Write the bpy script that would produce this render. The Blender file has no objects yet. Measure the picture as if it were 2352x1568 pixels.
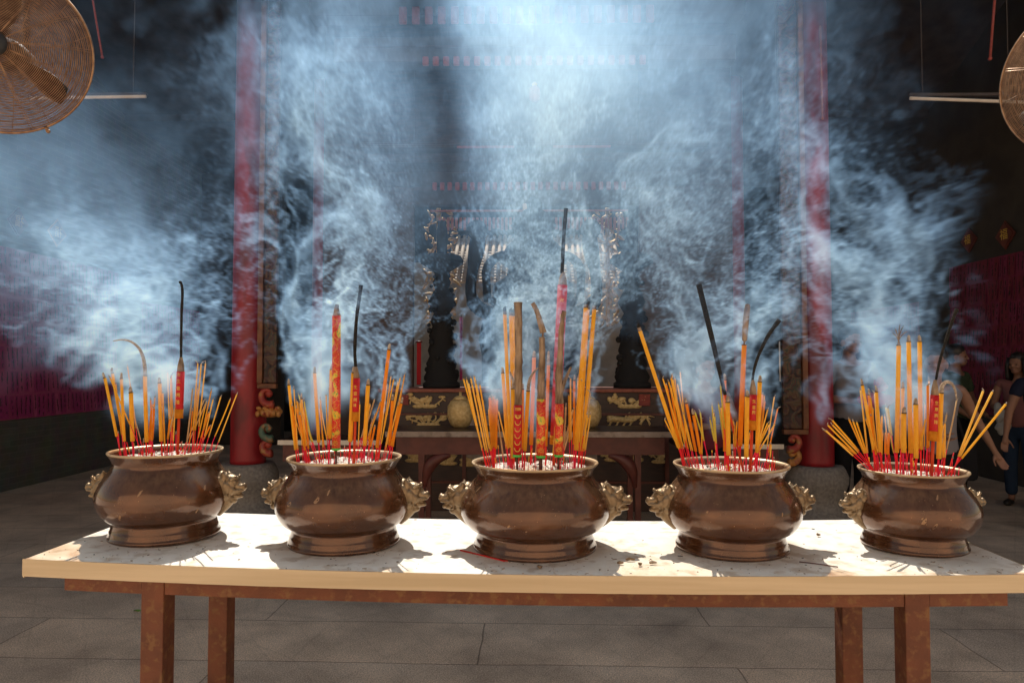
import bpy, bmesh, math, random, time
import numpy as np
from mathutils import Vector, Matrix, Euler
T0 = time.time()
C = bpy.context.scene.collection
SC = bpy.context.scene
rnd = random.Random(11)
R = math.radians
# ------------------------------------------------------------------ camera
F, CX, CY = 1600.0, 1176.0, 784.0
CAM = Vector((0, 0, 1.5)); CROT = Euler((R(90 + 2.0), 0, R(0.9))).to_matrix()
def at(px, py, Y):
    """world point on the plane y = Y seen at this picture position (2352 x 1568)"""
    d = CROT @ Vector(((px - CX) / F, -(py - CY) / F, -1.0))
    return CAM + d * (Y / d.y)
def fl(px, py):
    d = CROT @ Vector(((px - CX) / F, -(py - CY) / F, -1.0))
    return CAM + d * (-CAM.z / d.z)
cam = bpy.data.cameras.new('camera'); co = bpy.data.objects.new('camera', cam); C.objects.link(co)
cam.sensor_width = 36; cam.lens = 36 * F / 2352; cam.clip_end = 500; cam.clip_start = 0.05
co.location = CAM; co.rotation_euler = CROT.to_euler(); SC.camera = co
# ------------------------------------------------------------------ materials
def nd(t, k, **kw):
    n = t.nodes.new(k)
    for a, b in kw.items():
        if a in n.inputs: n.inputs[a].default_value = b
        else: setattr(n, a, b)
    return n
def mat(name, c1, c2=None, rough=.6, metal=0., scale=20, bump=0., bscale=None, detail=6, trans=0., spec=.5, stretch=None, contrast=(.35, .65), c3=None, s3=4, coat=0.):
    m = bpy.data.materials.new(name); m.use_nodes = True; t = m.node_tree; L = t.links.new
    p = t.nodes['Principled BSDF']; out = t.nodes['Material Output']
    p.inputs['Roughness'].default_value = rough; p.inputs['Metallic'].default_value = metal
    p.inputs['Specular IOR Level'].default_value = spec; p.inputs['Coat Weight'].default_value = coat
    tc = nd(t, 'ShaderNodeTexCoord'); co_ = tc.outputs['Object']
    if stretch:
        mp = nd(t, 'ShaderNodeMapping'); mp.inputs['Scale'].default_value = stretch; L(co_, mp.inputs[0]); co_ = mp.outputs[0]
    col = None
    if c2:
        n = nd(t, 'ShaderNodeTexNoise', Scale=scale, Detail=detail); L(co_, n.inputs['Vector'])
        r = nd(t, 'ShaderNodeValToRGB'); r.color_ramp.elements[0].position = contrast[0]; r.color_ramp.elements[1].position = contrast[1]
        r.color_ramp.elements[0].color = (*c1, 1); r.color_ramp.elements[1].color = (*c2, 1); L(n.outputs['Fac'], r.inputs[0]); col = r.outputs[0]
        if c3:
            n2 = nd(t, 'ShaderNodeTexNoise', Scale=s3, Detail=5); L(co_, n2.inputs['Vector'])
            r2 = nd(t, 'ShaderNodeValToRGB'); r2.color_ramp.elements[0].position = .52; r2.color_ramp.elements[1].position = .66; L(n2.outputs['Fac'], r2.inputs[0])
            mx = nd(t, 'ShaderNodeMixRGB'); mx.inputs[2].default_value = (*c3, 1); L(r2.outputs[0], mx.inputs[0]); L(col, mx.inputs[1]); col = mx.outputs[0]
        L(col, p.inputs['Base Color'])
        mr = nd(t, 'ShaderNodeMapRange'); mr.inputs['To Min'].default_value = max(0, rough - .1); mr.inputs['To Max'].default_value = min(1, rough + .12)
        L(n.outputs['Fac'], mr.inputs[0]); L(mr.outputs[0], p.inputs['Roughness'])
    else:
        p.inputs['Base Color'].default_value = (*c1, 1)
    if bump:
        nb = nd(t, 'ShaderNodeTexNoise', Scale=bscale or scale, Detail=8); L(co_, nb.inputs['Vector'])
        b = nd(t, 'ShaderNodeBump', Strength=bump, Distance=.01); L(nb.outputs['Fac'], b.inputs['Height']); L(b.outputs[0], p.inputs['Normal'])
    if trans:
        tr = nd(t, 'ShaderNodeBsdfTranslucent'); mx = nd(t, 'ShaderNodeMixShader'); mx.inputs[0].default_value = trans
        if col: L(col, tr.inputs['Color'])
        else: tr.inputs['Color'].default_value = (*c1, 1)
        L(p.outputs[0], mx.inputs[1]); L(tr.outputs[0], mx.inputs[2]); L(mx.outputs[0], out.inputs['Surface'])
    return m
M = {}
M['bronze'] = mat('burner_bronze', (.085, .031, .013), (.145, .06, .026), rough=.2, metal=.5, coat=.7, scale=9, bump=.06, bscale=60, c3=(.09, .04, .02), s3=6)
def bronze_extra(m):
    t = m.node_tree; L = t.links.new; p = t.nodes['Principled BSDF']; out = t.nodes['Material Output']
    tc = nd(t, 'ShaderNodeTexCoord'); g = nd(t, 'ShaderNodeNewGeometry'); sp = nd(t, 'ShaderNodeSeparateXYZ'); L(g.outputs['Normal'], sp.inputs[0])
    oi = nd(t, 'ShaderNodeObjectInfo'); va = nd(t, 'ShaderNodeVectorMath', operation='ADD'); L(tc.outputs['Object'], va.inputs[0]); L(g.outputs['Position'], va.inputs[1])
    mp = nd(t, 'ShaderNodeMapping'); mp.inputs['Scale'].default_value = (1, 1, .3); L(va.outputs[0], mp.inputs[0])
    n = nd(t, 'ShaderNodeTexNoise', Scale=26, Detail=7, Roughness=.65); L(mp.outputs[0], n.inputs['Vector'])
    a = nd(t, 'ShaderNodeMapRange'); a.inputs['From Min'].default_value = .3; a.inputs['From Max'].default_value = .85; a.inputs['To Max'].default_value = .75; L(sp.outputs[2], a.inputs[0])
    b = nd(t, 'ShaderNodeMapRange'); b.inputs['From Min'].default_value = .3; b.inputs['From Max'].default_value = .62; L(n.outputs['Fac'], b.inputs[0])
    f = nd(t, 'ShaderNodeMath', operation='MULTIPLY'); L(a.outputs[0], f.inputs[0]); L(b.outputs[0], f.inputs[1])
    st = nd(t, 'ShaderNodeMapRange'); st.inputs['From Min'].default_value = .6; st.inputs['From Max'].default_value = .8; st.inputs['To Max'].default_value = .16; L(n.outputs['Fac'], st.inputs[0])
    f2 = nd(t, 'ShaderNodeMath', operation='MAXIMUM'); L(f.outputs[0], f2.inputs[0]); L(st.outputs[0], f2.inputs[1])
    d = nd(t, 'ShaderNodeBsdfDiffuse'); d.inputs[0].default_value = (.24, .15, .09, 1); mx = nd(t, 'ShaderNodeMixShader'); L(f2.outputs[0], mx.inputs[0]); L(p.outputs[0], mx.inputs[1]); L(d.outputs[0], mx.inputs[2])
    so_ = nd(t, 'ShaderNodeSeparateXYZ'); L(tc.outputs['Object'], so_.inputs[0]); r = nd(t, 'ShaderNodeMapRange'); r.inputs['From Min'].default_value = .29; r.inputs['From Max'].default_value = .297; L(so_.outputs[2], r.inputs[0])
    rim = nd(t, 'ShaderNodeBsdfPrincipled', Metallic=.5, Roughness=.4); rim.inputs['Base Color'].default_value = (.6, .45, .28, 1)  # paler lip: worn brass, with the sun's bright edge put into the colour
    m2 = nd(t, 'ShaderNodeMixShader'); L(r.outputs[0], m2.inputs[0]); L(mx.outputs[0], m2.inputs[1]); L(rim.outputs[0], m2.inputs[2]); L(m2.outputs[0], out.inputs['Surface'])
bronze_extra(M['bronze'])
M['brass'] = mat('worn_brass', (.2, .135, .075), (.33, .235, .14), rough=.4, metal=.6, scale=40, bump=.25, bscale=90)
M['ash'] = mat('pale_ash', (.62, .56, .48), (.9, .87, .8), rough=.95, scale=70, bump=1., bscale=110, spec=.1, c3=(.45, .38, .3), s3=30)
M['yellow'] = mat('incense_yellow', (.92, .55, .06), (.95, .62, .09), rough=.75, scale=60, bump=.1, trans=.5, spec=.15)
M['yellow_b'] = mat('incense_ochre', (.8, .42, .05), (.86, .5, .07), rough=.8, scale=50, bump=.1, trans=.45, spec=.15); M['yellow_c'] = mat('incense_golden', (.94, .6, .12), (.96, .68, .18), rough=.8, scale=50, bump=.1, trans=.5, spec=.15)
M['orange'] = mat('incense_orange', (.88, .36, .025), (.92, .43, .04), rough=.75, scale=60, bump=.1, trans=.5, spec=.15)
M['pale'] = mat('incense_pale_yellow', (.72, .6, .08), (.8, .7, .16), rough=.8, scale=60, trans=.4, spec=.15)
M['tan'] = mat('incense_tan', (.6, .4, .2), (.7, .5, .28), rough=.8, scale=60, trans=.3, spec=.15)
M['redstick'] = mat('dyed_red_bamboo', (.9, .03, .06), (.92, .08, .05), rough=.6, scale=15, trans=.4, spec=.2)
M['pinkstick'] = mat('dyed_pink_bamboo', (.86, .03, .14), (.88, .05, .09), rough=.6, scale=15, trans=.4, spec=.2)
M['orangestem'] = mat('orange_red_stem', (.72, .09, .03), (.8, .14, .05), rough=.6, scale=20, trans=.4, spec=.2)
M['ashtip'] = mat('grey_ash_tip', (.3, .23, .17), (.56, .47, .38), rough=.95, scale=120, bump=.8, bscale=150, spec=.1)
M['char'] = mat('charred_black', (.012, .011, .01), (.035, .03, .026), rough=.85, scale=120, bump=.6, bscale=130, spec=.2)
M['brownash'] = mat('brown_burnt_crust', (.1, .06, .036), (.42, .3, .2), rough=.95, scale=45, bump=1., bscale=70, spec=.1, stretch=(1, 1, .25))
M['redpaper'] = mat('red_wrapper', (.62, .008, .012), (.7, .02, .02), rough=.45, scale=30, trans=.25)
M['goldfoil'] = mat('gold_print', (.75, .45, .06), (.85, .6, .12), rough=.35, metal=.3, scale=60)
M['green'] = mat('green_band', (.08, .5, .06), (.1, .6, .1), rough=.5, scale=30)
def dragon_mat():
    m = bpy.data.materials.new('dragon_relief_wrapper'); m.use_nodes = True; t = m.node_tree; L = t.links.new; p = t.nodes['Principled BSDF']
    tc = nd(t, 'ShaderNodeTexCoord'); mp = nd(t, 'ShaderNodeMapping'); mp.inputs['Scale'].default_value = (1, 1, .8); L(tc.outputs['Object'], mp.inputs[0])
    n = nd(t, 'ShaderNodeTexNoise', Scale=70, Detail=2, Distortion=2.6); L(mp.outputs[0], n.inputs['Vector'])
    r = nd(t, 'ShaderNodeValToRGB'); e = r.color_ramp.elements
    e[0].position = .36; e[0].color = (.62, .01, .012, 1); e[1].position = .525; e[1].color = (.75, .03, .02, 1)
    for q, c in ((.535, (.8, .48, .05, 1)), (.555, (.8, .45, .05, 1)), (.565, (.72, .02, .015, 1)), (.66, (.64, .03, .015, 1))):
        k = e.new(q); k.color = c
    L(n.outputs['Fac'], r.inputs[0])
    v = nd(t, 'ShaderNodeTexVoronoi', Scale=150.0); L(mp.outputs[0], v.inputs['Vector'])
    n2 = nd(t, 'ShaderNodeTexNoise', Scale=22, Detail=1); L(mp.outputs[0], n2.inputs['Vector'])
    r2 = nd(t, 'ShaderNodeValToRGB'); r2.color_ramp.elements[0].position = .57; r2.color_ramp.elements[1].position = .6; L(n2.outputs['Fac'], r2.inputs[0])
    r3 = nd(t, 'ShaderNodeValToRGB'); r3.color_ramp.elements[0].color = (.08, .42, .06, 1); r3.color_ramp.elements[1].color = (.8, .5, .05, 1); r3.color_ramp.elements[0].position = .25; r3.color_ramp.elements[1].position = .45
    L(v.outputs['Distance'], r3.inputs[0]); mx = nd(t, 'ShaderNodeMixRGB'); L(r2.outputs[0], mx.inputs[0]); L(r.outputs[0], mx.inputs[1]); L(r3.outputs[0], mx.inputs[2])
    L(mx.outputs[0], p.inputs['Base Color']); p.inputs['Roughness'].default_value = .45
    b = nd(t, 'ShaderNodeBump', Strength=.6, Distance=.004); L(n.outputs['Fac'], b.inputs['Height']); L(b.outputs[0], p.inputs['Normal'])
    return m
M['dragon'] = dragon_mat()
M['steel'] = mat('worn_steel_sheet', (.87, .79, .67), (.94, .88, .78), rough=.55, metal=.0, scale=14, bump=.12, bscale=90, c3=(.68, .57, .45), s3=17)
M['band'] = mat('brushed_edge_band', (.52, .415, .275), (.62, .51, .36), rough=.34, metal=.75, scale=6, stretch=(.25, 1, 6), bump=.04)
M['rust'] = mat('rusty_brown_paint', (.12, .036, .016), (.19, .062, .028), rough=.62, scale=9, bump=.3, bscale=60, c3=(.21, .095, .036), s3=38)
M['redlacq'] = mat('red_lacquer_pillar', (.25, .01, .015), (.36, .018, .024), rough=.45, scale=9, bump=.25, c3=(.15, .012, .014), s3=4, stretch=(1, 1, .35))
M['granite'] = mat('granite_base', (.17, .15, .13), (.27, .24, .21), rough=.8, scale=40, bump=.4)
M['darkwood'] = mat('dark_lacquer_wood', (.022, .01, .008), (.05, .02, .014), rough=.4, scale=8, stretch=(1, 1, 4), bump=.1)
M['redwood'] = mat('red_brown_wood', (.085, .018, .012), (.14, .034, .022), rough=.45, scale=10, bump=.1)
M['maroonedge'] = mat('dull_red_moulding', (.22, .055, .03), (.3, .085, .05), rough=.5, scale=20)
M['gold'] = mat('gilded_carving', (.55, .36, .13), (.75, .56, .27), rough=.6, metal=.3, scale=40, bump=.3)
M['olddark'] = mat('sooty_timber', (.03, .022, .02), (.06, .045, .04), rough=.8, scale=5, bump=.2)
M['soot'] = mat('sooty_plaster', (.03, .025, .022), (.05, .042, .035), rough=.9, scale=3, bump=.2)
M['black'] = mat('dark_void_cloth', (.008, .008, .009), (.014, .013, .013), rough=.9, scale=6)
M['cream'] = mat('cream_strip', (.55, .48, .4), (.66, .58, .5), rough=.6, scale=8)
M['pinkpaper'] = mat('magenta_paper', (.3, .022, .12), (.42, .04, .19), rough=.8, scale=25, stretch=(1, 6, 1), trans=.1)
M['pinkpaper2'] = mat('faded_magenta_paper', (.36, .05, .15), (.48, .075, .2), rough=.8, scale=25, stretch=(1, 6, 1))
M['maroonpaper'] = mat('maroon_paper', (.13, .01, .025), (.19, .017, .04), rough=.8, scale=25, stretch=(1, 6, 1))
M['maroonpaper2'] = mat('purple_red_paper', (.15, .012, .045), (.2, .02, .065), rough=.8, scale=25, stretch=(1, 6, 1))
M['ink'] = mat('black_ink', (.02, .008, .012), rough=.8)
M['copper'] = mat('coppery_wire', (.24, .13, .075), (.4, .24, .14), rough=.36, metal=.8, scale=30)
M['fanblack'] = mat('black_motor_housing', (.015, .015, .016), (.03, .03, .03), rough=.5, scale=20)
M['blade'] = mat('grey_fan_blade', (.010, .010, .011), (.016, .015, .015), rough=.5, metal=.4, scale=10)
M['tile'] = mat('sunlit_roof_tile', (.34, .27, .19), (.55, .46, .36), rough=.8, scale=7, bump=.3)
M['greywall'] = mat('pale_grey_plaster', (.34, .36, .38), (.46, .47, .48), rough=.9, scale=4, bump=.1)
M['redribbon'] = mat('red_cloth', (.5, .01, .02), (.6, .02, .03), rough=.7, scale=30, trans=.2)
M['redcord'] = mat('dull_red_cord', (.2, .032, .024), (.28, .05, .034), rough=.7, scale=30)
M['leaf'] = mat('green_leaf', (.14, .3, .05), (.2, .4, .08), rough=.5, scale=40, trans=.3)
M['carve'] = None
def carve_mat():
    m = bpy.data.materials.new('painted_carving'); m.use_nodes = True; t = m.node_tree; L = t.links.new; p = t.nodes['Principled BSDF']
    tc = nd(t, 'ShaderNodeTexCoord'); n = nd(t, 'ShaderNodeTexNoise', Scale=9, Detail=3, Distortion=1.2); L(tc.outputs['Object'], n.inputs['Vector'])
    r = nd(t, 'ShaderNodeValToRGB'); e = r.color_ramp.elements
    e[0].position = .36; e[0].color = (.01, .005, .004, 1); e[1].position = .44; e[1].color = (.05, .008, .007, 1)
    for q, c in ((.49, (.075, .03, .01, 1)), (.54, (.08, .045, .017, 1)), (.58, (.015, .028, .02, 1)), (.64, (.07, .01, .008, 1))):
        k = e.new(q); k.color = c
    L(n.outputs['Fac'], r.inputs[0]); L(r.outputs[0], p.inputs['Base Color']); p.inputs['Roughness'].default_value = .5
    b = nd(t, 'ShaderNodeBump', Strength=.9, Distance=.03); L(n.outputs['Fac'], b.inputs['Height']); L(b.outputs[0], p.inputs['Normal'])
    return m
M['carve'] = carve_mat()
M['ornred'] = mat('painted_red_scroll', (.3, .03, .02), (.4, .06, .03), rough=.5, scale=20, c3=(.4, .2, .05), s3=14)
M['ornorange'] = mat('painted_orange_scroll', (.42, .15, .03), (.5, .24, .06), rough=.5, scale=20, c3=(.3, .05, .03), s3=14)
M['orngreen'] = mat('painted_green_scroll', (.05, .1, .07), (.1, .16, .1), rough=.5, scale=20, c3=(.35, .15, .05), s3=14)
def brick_mat():
    m = bpy.data.materials.new('grey_green_brick'); m.use_nodes = True; t = m.node_tree; L = t.links.new; p = t.nodes['Principled BSDF']
    tc = nd(t, 'ShaderNodeTexCoord'); sp = nd(t, 'ShaderNodeSeparateXYZ'); L(tc.outputs['Object'], sp.inputs[0])
    cb = nd(t, 'ShaderNodeCombineXYZ'); ad = nd(t, 'ShaderNodeMath', operation='ADD'); L(sp.outputs[0], ad.inputs[0]); L(sp.outputs[1], ad.inputs[1]); L(ad.outputs[0], cb.inputs[0]); L(sp.outputs[2], cb.inputs[1])
    b = nd(t, 'ShaderNodeTexBrick', Scale=1.0); L(cb.outputs[0], b.inputs['Vector'])
    b.inputs['Brick Width'].default_value = .29; b.inputs['Row Height'].default_value = .075; b.inputs['Mortar Size'].default_value = .006
    b.inputs['Color1'].default_value = (.075, .075, .062, 1); b.inputs['Color2'].default_value = (.1, .096, .08, 1); b.inputs['Mortar'].default_value = (.125, .115, .095, 1)
    n = nd(t, 'ShaderNodeTexNoise', Scale=5, Detail=6); L(tc.outputs['Object'], n.inputs['Vector'])
    mx = nd(t, 'ShaderNodeMixRGB', blend_type='MULTIPLY'); mx.inputs[0].default_value = .7; L(b.outputs['Color'], mx.inputs[1]); L(n.outputs['Color'], mx.inputs[2])
    gm = nd(t, 'ShaderNodeGamma'); gm.inputs[1].default_value = .85; L(mx.outputs[0], gm.inputs[0]); L(gm.outputs[0], p.inputs['Base Color']); p.inputs['Roughness'].default_value = .85
    bp = nd(t, 'ShaderNodeBump', Strength=.5, Distance=.01); L(b.outputs['Fac'], bp.inputs['Height']); bp.invert = True; L(bp.outputs[0], p.inputs['Normal'])
    return m
M['brick'] = brick_mat()
def ground_mat():
    m = bpy.data.materials.new('granite_paving'); m.use_nodes = True; t = m.node_tree; L = t.links.new; p = t.nodes['Principled BSDF']
    tc = nd(t, 'ShaderNodeTexCoord'); mp = nd(t, 'ShaderNodeMapping'); mp.inputs['Location'].default_value = (.28, .35, 0); mp.inputs['Rotation'].default_value = (0, 0, R(1.0)); L(tc.outputs['Object'], mp.inputs[0])
    wob = nd(t, 'ShaderNodeTexNoise', Scale=3, Detail=4); L(tc.outputs['Object'], wob.inputs['Vector'])
    wm = nd(t, 'ShaderNodeVectorMath', operation='MULTIPLY_ADD'); wm.inputs[1].default_value = (.03, .03, 0); L(wob.outputs['Color'], wm.inputs[0]); L(mp.outputs[0], wm.inputs[2])
    b = nd(t, 'ShaderNodeTexBrick', Scale=1.0); L(wm.outputs[0], b.inputs['Vector'])
    b.inputs['Brick Width'].default_value = 2.6; b.inputs['Row Height'].default_value = .56; b.inputs['Mortar Size'].default_value = .005; b.inputs['Mortar Smooth'].default_value = .3
    b.inputs['Color1'].default_value = (.66, .57, .47, 1); b.inputs['Color2'].default_value = (.54, .49, .43, 1); b.inputs['Mortar'].default_value = (.28, .24, .2, 1)
    n = nd(t, 'ShaderNodeTexNoise', Scale=1.6, Detail=8, Roughness=.65); L(tc.outputs['Object'], n.inputs['Vector'])
    r = nd(t, 'ShaderNodeValToRGB'); r.color_ramp.elements[0].position = .3; r.color_ramp.elements[1].position = .7; r.color_ramp.elements[0].color = (.55, .5, .46, 1); r.color_ramp.elements[1].color = (1.25, 1.15, 1.05, 1); L(n.outputs['Fac'], r.inputs[0])
    sp = nd(t, 'ShaderNodeTexNoise', Scale=140, Detail=3); L(tc.outputs['Object'], sp.inputs['Vector'])
    r2 = nd(t, 'ShaderNodeValToRGB'); r2.color_ramp.elements[0].position = .35; r2.color_ramp.elements[1].position = .68; r2.color_ramp.elements[0].color = (.6, .6, .6, 1); r2.color_ramp.elements[1].color = (1.5, 1.45, 1.4, 1); L(sp.outputs['Fac'], r2.inputs[0])
    m1 = nd(t, 'ShaderNodeMixRGB', blend_type='MULTIPLY'); m1.inputs[0].default_value = 1; L(b.outputs['Color'], m1.inputs[1]); L(r.outputs[0], m1.inputs[2])
    m2 = nd(t, 'ShaderNodeMixRGB', blend_type='MULTIPLY'); m2.inputs[0].default_value = .9; L(m1.outputs[0], m2.inputs[1]); L(r2.outputs[0], m2.inputs[2])
    # scored lattice lines and cracks
    wv = []
    for ang in (34, -34):
        q = nd(t, 'ShaderNodeMapping'); q.inputs['Rotation'].default_value = (0, 0, R(ang)); L(wm.outputs[0], q.inputs[0])
        w = nd(t, 'ShaderNodeTexWave', Scale=1.2); L(q.outputs[0], w.inputs['Vector']); wv.append(w)
    mn = nd(t, 'ShaderNodeMath', operation='MINIMUM'); L(wv[0].outputs['Fac'], mn.inputs[0]); L(wv[1].outputs['Fac'], mn.inputs[1])
    ln = nd(t, 'ShaderNodeMapRange'); ln.inputs['From Max'].default_value = .012; ln.inputs['To Min'].default_value = .92; ln.inputs['To Max'].default_value = 1.0; L(mn.outputs[0], ln.inputs[0])
    vo = nd(t, 'ShaderNodeTexVoronoi', Scale=.35); vo.feature = 'DISTANCE_TO_EDGE'; L(wm.outputs[0], vo.inputs['Vector'])
    lk = nd(t, 'ShaderNodeMapRange'); lk.inputs['From Max'].default_value = .004; lk.inputs['To Min'].default_value = .88; L(vo.outputs['Distance'], lk.inputs[0])
    cm = nd(t, 'ShaderNodeMath', operation='MULTIPLY'); L(ln.outputs[0], cm.inputs[0]); L(lk.outputs[0], cm.inputs[1])
    m3 = nd(t, 'ShaderNodeMixRGB', blend_type='MULTIPLY'); m3.inputs[0].default_value = 1; L(m2.outputs[0], m3.inputs[1]); L(cm.outputs[0], m3.inputs[2])
    L(m3.outputs[0], p.inputs['Base Color']); p.inputs['Roughness'].default_value = .7
    bp = nd(t, 'ShaderNodeBump', Strength=.5, Distance=.01); L(sp.outputs['Fac'], bp.inputs['Height'])
    bp2 = nd(t, 'ShaderNodeBump', Strength=.25, Distance=.01); bp2.invert = True; L(b.outputs['Fac'], bp2.inputs['Height']); L(bp.outputs[0], bp2.inputs['Normal']); L(bp2.outputs[0], p.inputs['Normal'])
    return m
M['ground'] = ground_mat()
# ------------------------------------------------------------------ object helpers
def tag(o, label=None, cat=None, group=None, kind=None):
    for k, v in (('label', label), ('category', cat), ('group', group), ('kind', kind)):
        if v: o[k] = v
    return o
def thing(name, label, cat, loc=(0, 0, 0), rz=0, group=None):
    o = bpy.data.objects.new(name, None); C.objects.link(o); o.location = loc; o.rotation_euler = (0, 0, rz); o.empty_display_size = .1
    return tag(o, label, cat, group)
def obj(name, bm, m, parent=None, smooth=True):
    me = bpy.data.meshes.new(name)
    if smooth:
        for f in bm.faces: f.smooth = True
    bm.to_mesh(me); bm.free()
    for x in (m if isinstance(m, (list, tuple)) else [m]): me.materials.append(x)
    o = bpy.data.objects.new(name, me); C.objects.link(o); o.parent = parent
    return o
def B(): return bmesh.new()
def box(bm, x0, x1, y0, y1, z0, z1, bev=0., mi=0):
    vs = [bm.verts.new((x, y, z)) for x in (x0, x1) for y in (y0, y1) for z in (z0, z1)]
    fs = [bm.faces.new([vs[i] for i in q]) for q in ((0, 1, 3, 2), (4, 6, 7, 5), (0, 4, 5, 1), (2, 3, 7, 6), (0, 2, 6, 4), (1, 5, 7, 3))]
    for f in fs: f.material_index = mi
    if bev:
        es = list({e for f in fs for e in f.edges}); r = bmesh.ops.bevel(bm, geom=es, offset=bev, segments=2, affect='EDGES', profile=.5)
        for f in r['faces']: f.material_index = mi
    return bm
def lathe(bm, prof, n=48, c=(0, 0, 0), cap=True, mi=0, jitter=None):
    rings = []
    for k, (r, z) in enumerate(prof):
        rings.append([bm.verts.new((c[0] + r * math.cos(2 * math.pi * i / n), c[1] + r * math.sin(2 * math.pi * i / n), c[2] + z)) for i in range(n)])
    for a, b in zip(rings, rings[1:]):
        for i in range(n):
            f = bm.faces.new((a[i], a[(i + 1) % n], b[(i + 1) % n], b[i])); f.material_index = mi
    if cap:
        for ring, rev in ((rings[0], True), (rings[-1], False)):
            f = bm.faces.new(ring[::-1] if rev else ring); f.material_index = mi
    return rings
def frame_of(d):
    d = d.normalized(); u = d.orthogonal().normalized(); return u, d.cross(u)
def tube(bm, pts, rad, n=6, cap=True, mi=0, closed=False, squash=None):
    pts = [Vector(p) for p in pts]; m = len(pts)
    rs = rad if isinstance(rad, (list, tuple)) else [rad] * m
    rings = []; u = None
    for i, p in enumerate(pts):
        if closed: d = pts[(i + 1) % m] - pts[i - 1]
        else: d = pts[min(i + 1, m - 1)] - pts[max(i - 1, 0)]
        if d.length < 1e-9: d = Vector((0, 0, 1))
        d.normalize()
        if u is None: u = d.orthogonal().normalized()
        else:
            u = u - d * u.dot(d)
            u = u.normalized() if u.length > 1e-6 else d.orthogonal().normalized()
        w = d.cross(u)
        rings.append([bm.verts.new(p + (u * math.cos(2 * math.pi * k / n) + w * math.sin(2 * math.pi * k / n)) * rs[i]) for k in range(n)])
    prs = list(zip(rings, rings[1:])) + ([(rings[-1], rings[0])] if closed else [])
    for a, b in prs:
        for k in range(n):
            f = bm.faces.new((a[k], a[(k + 1) % n], b[(k + 1) % n], b[k])); f.material_index = mi
    if cap and not closed:
        bm.faces.new(rings[0][::-1]).material_index = mi; bm.faces.new(rings[-1]).material_index = mi
    return bm
def ball(bm, c, r, seg=10, mi=0, rot=None):
    mt = Matrix.Translation(c) @ (rot.to_4x4() if rot else Matrix()) @ Matrix.Diagonal((*((r, r, r) if not hasattr(r, '__len__') else r), 1))
    res = bmesh.ops.create_uvsphere(bm, u_segments=seg, v_segments=max(6, seg - 2), radius=1, matrix=mt)
    for v in res['verts']:
        for f in v.link_faces: f.material_index = mi
    return res['verts']
def cone(bm, a, b, r0, r1, n=8, mi=0): return tube(bm, [a, b], [r0, r1], n=n, mi=mi)
def bez(p0, p1, p2, p3, n=10):
    return [Vector(p0) * (1 - t) ** 3 + Vector(p1) * 3 * t * (1 - t) ** 2 + Vector(p2) * 3 * t * t * (1 - t) + Vector(p3) * t ** 3 for t in [i / (n - 1) for i in range(n)]]
def baked(bm, mods):
    """the mesh of bm after modifiers"""
    me = bpy.data.meshes.new('tmp'); bm.to_mesh(me); bm.free(); o = bpy.data.objects.new('tmp', me); C.objects.link(o)
    for k, kw in mods:
        md = o.modifiers.new(k, k)
        for a, b in kw.items(): setattr(md, a, b)
    dg = bpy.context.evaluated_depsgraph_get(); ev = o.evaluated_get(dg); out = bpy.data.meshes.new_from_object(ev)
    bpy.data.objects.remove(o); bpy.data.meshes.remove(me)
    for p in out.polygons: p.use_smooth = True
    return out
def link(name, me, m, parent=None):
    me.materials.clear(); me.materials.append(m); o = bpy.data.objects.new(name, me); C.objects.link(o); o.parent = parent; return o
def dup(root, **kw):
    r = root.copy(); C.objects.link(r)
    for ch in list(root.children):
        c = ch.copy(); C.objects.link(c); c.parent = r
        for g in list(ch.children):
            d = g.copy(); C.objects.link(d); d.parent = c
    for k, v in kw.items():
        if k in ('label', 'group', 'category'): r[k] = v
        else: setattr(r, k, v)
    return r
ORD = ['leftmost', 'second', 'middle', 'fourth', 'rightmost']

M['boardedge'] = mat('dull_orange_edge', (.15, .05, .018), (.22, .085, .03), rough=.6, scale=14, c3=(.07, .02, .012), s3=6)
# ------------------------------------------------------------------ light
SUN = Vector((.15, -.7, -1.0)).normalized()      # the way the light travels
s = bpy.data.lights.new('sun', 'SUN'); s.energy = 5.0; s.angle = R(.5); s.color = (1.0, .965, .9)
so = bpy.data.objects.new('sun', s); C.objects.link(so); so.rotation_euler = SUN.to_track_quat('-Z', 'Y').to_euler(); so.location = (-2, 6, 12)
W = bpy.data.worlds.new('World'); SC.world = W; W.use_nodes = True; wt = W.node_tree
sk = nd(wt, 'ShaderNodeTexSky'); sk.sky_type = 'NISHITA'; sk.sun_disc = False
sk.sun_elevation = math.asin(-SUN.z); sk.sun_rotation = math.atan2(-SUN.x, -SUN.y)
wb = nd(wt, 'ShaderNodeMixRGB', blend_type='MULTIPLY'); wb.inputs[0].default_value = 1; wb.inputs[2].default_value = (1.26, 1.0, .72, 1)
wt.links.new(sk.outputs[0], wb.inputs[1]); wt.links.new(wb.outputs[0], wt.nodes['Background'].inputs[0]); wt.nodes['Background'].inputs[1].default_value = .115
# ------------------------------------------------------------------ ground
bm = B(); bmesh.ops.create_grid(bm, x_segments=4, y_segments=4, size=120)
tag(obj('ground', bm, M['ground']), kind='structure')
M['plaster'] = mat('warm_plaster', (.74, .58, .43), (.82, .66, .5), rough=.9, scale=3)
bm = B(); box(bm, -14, 14, -7.0, -6.5, 0, 6.5); tag(obj('bounce_wall', bm, M['plaster'], smooth=False), 'added unseen plaster wall behind the viewer, bouncing warm sunlight forward', 'wall')  # added out of view to throw warm sunlight onto the burner fronts
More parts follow.
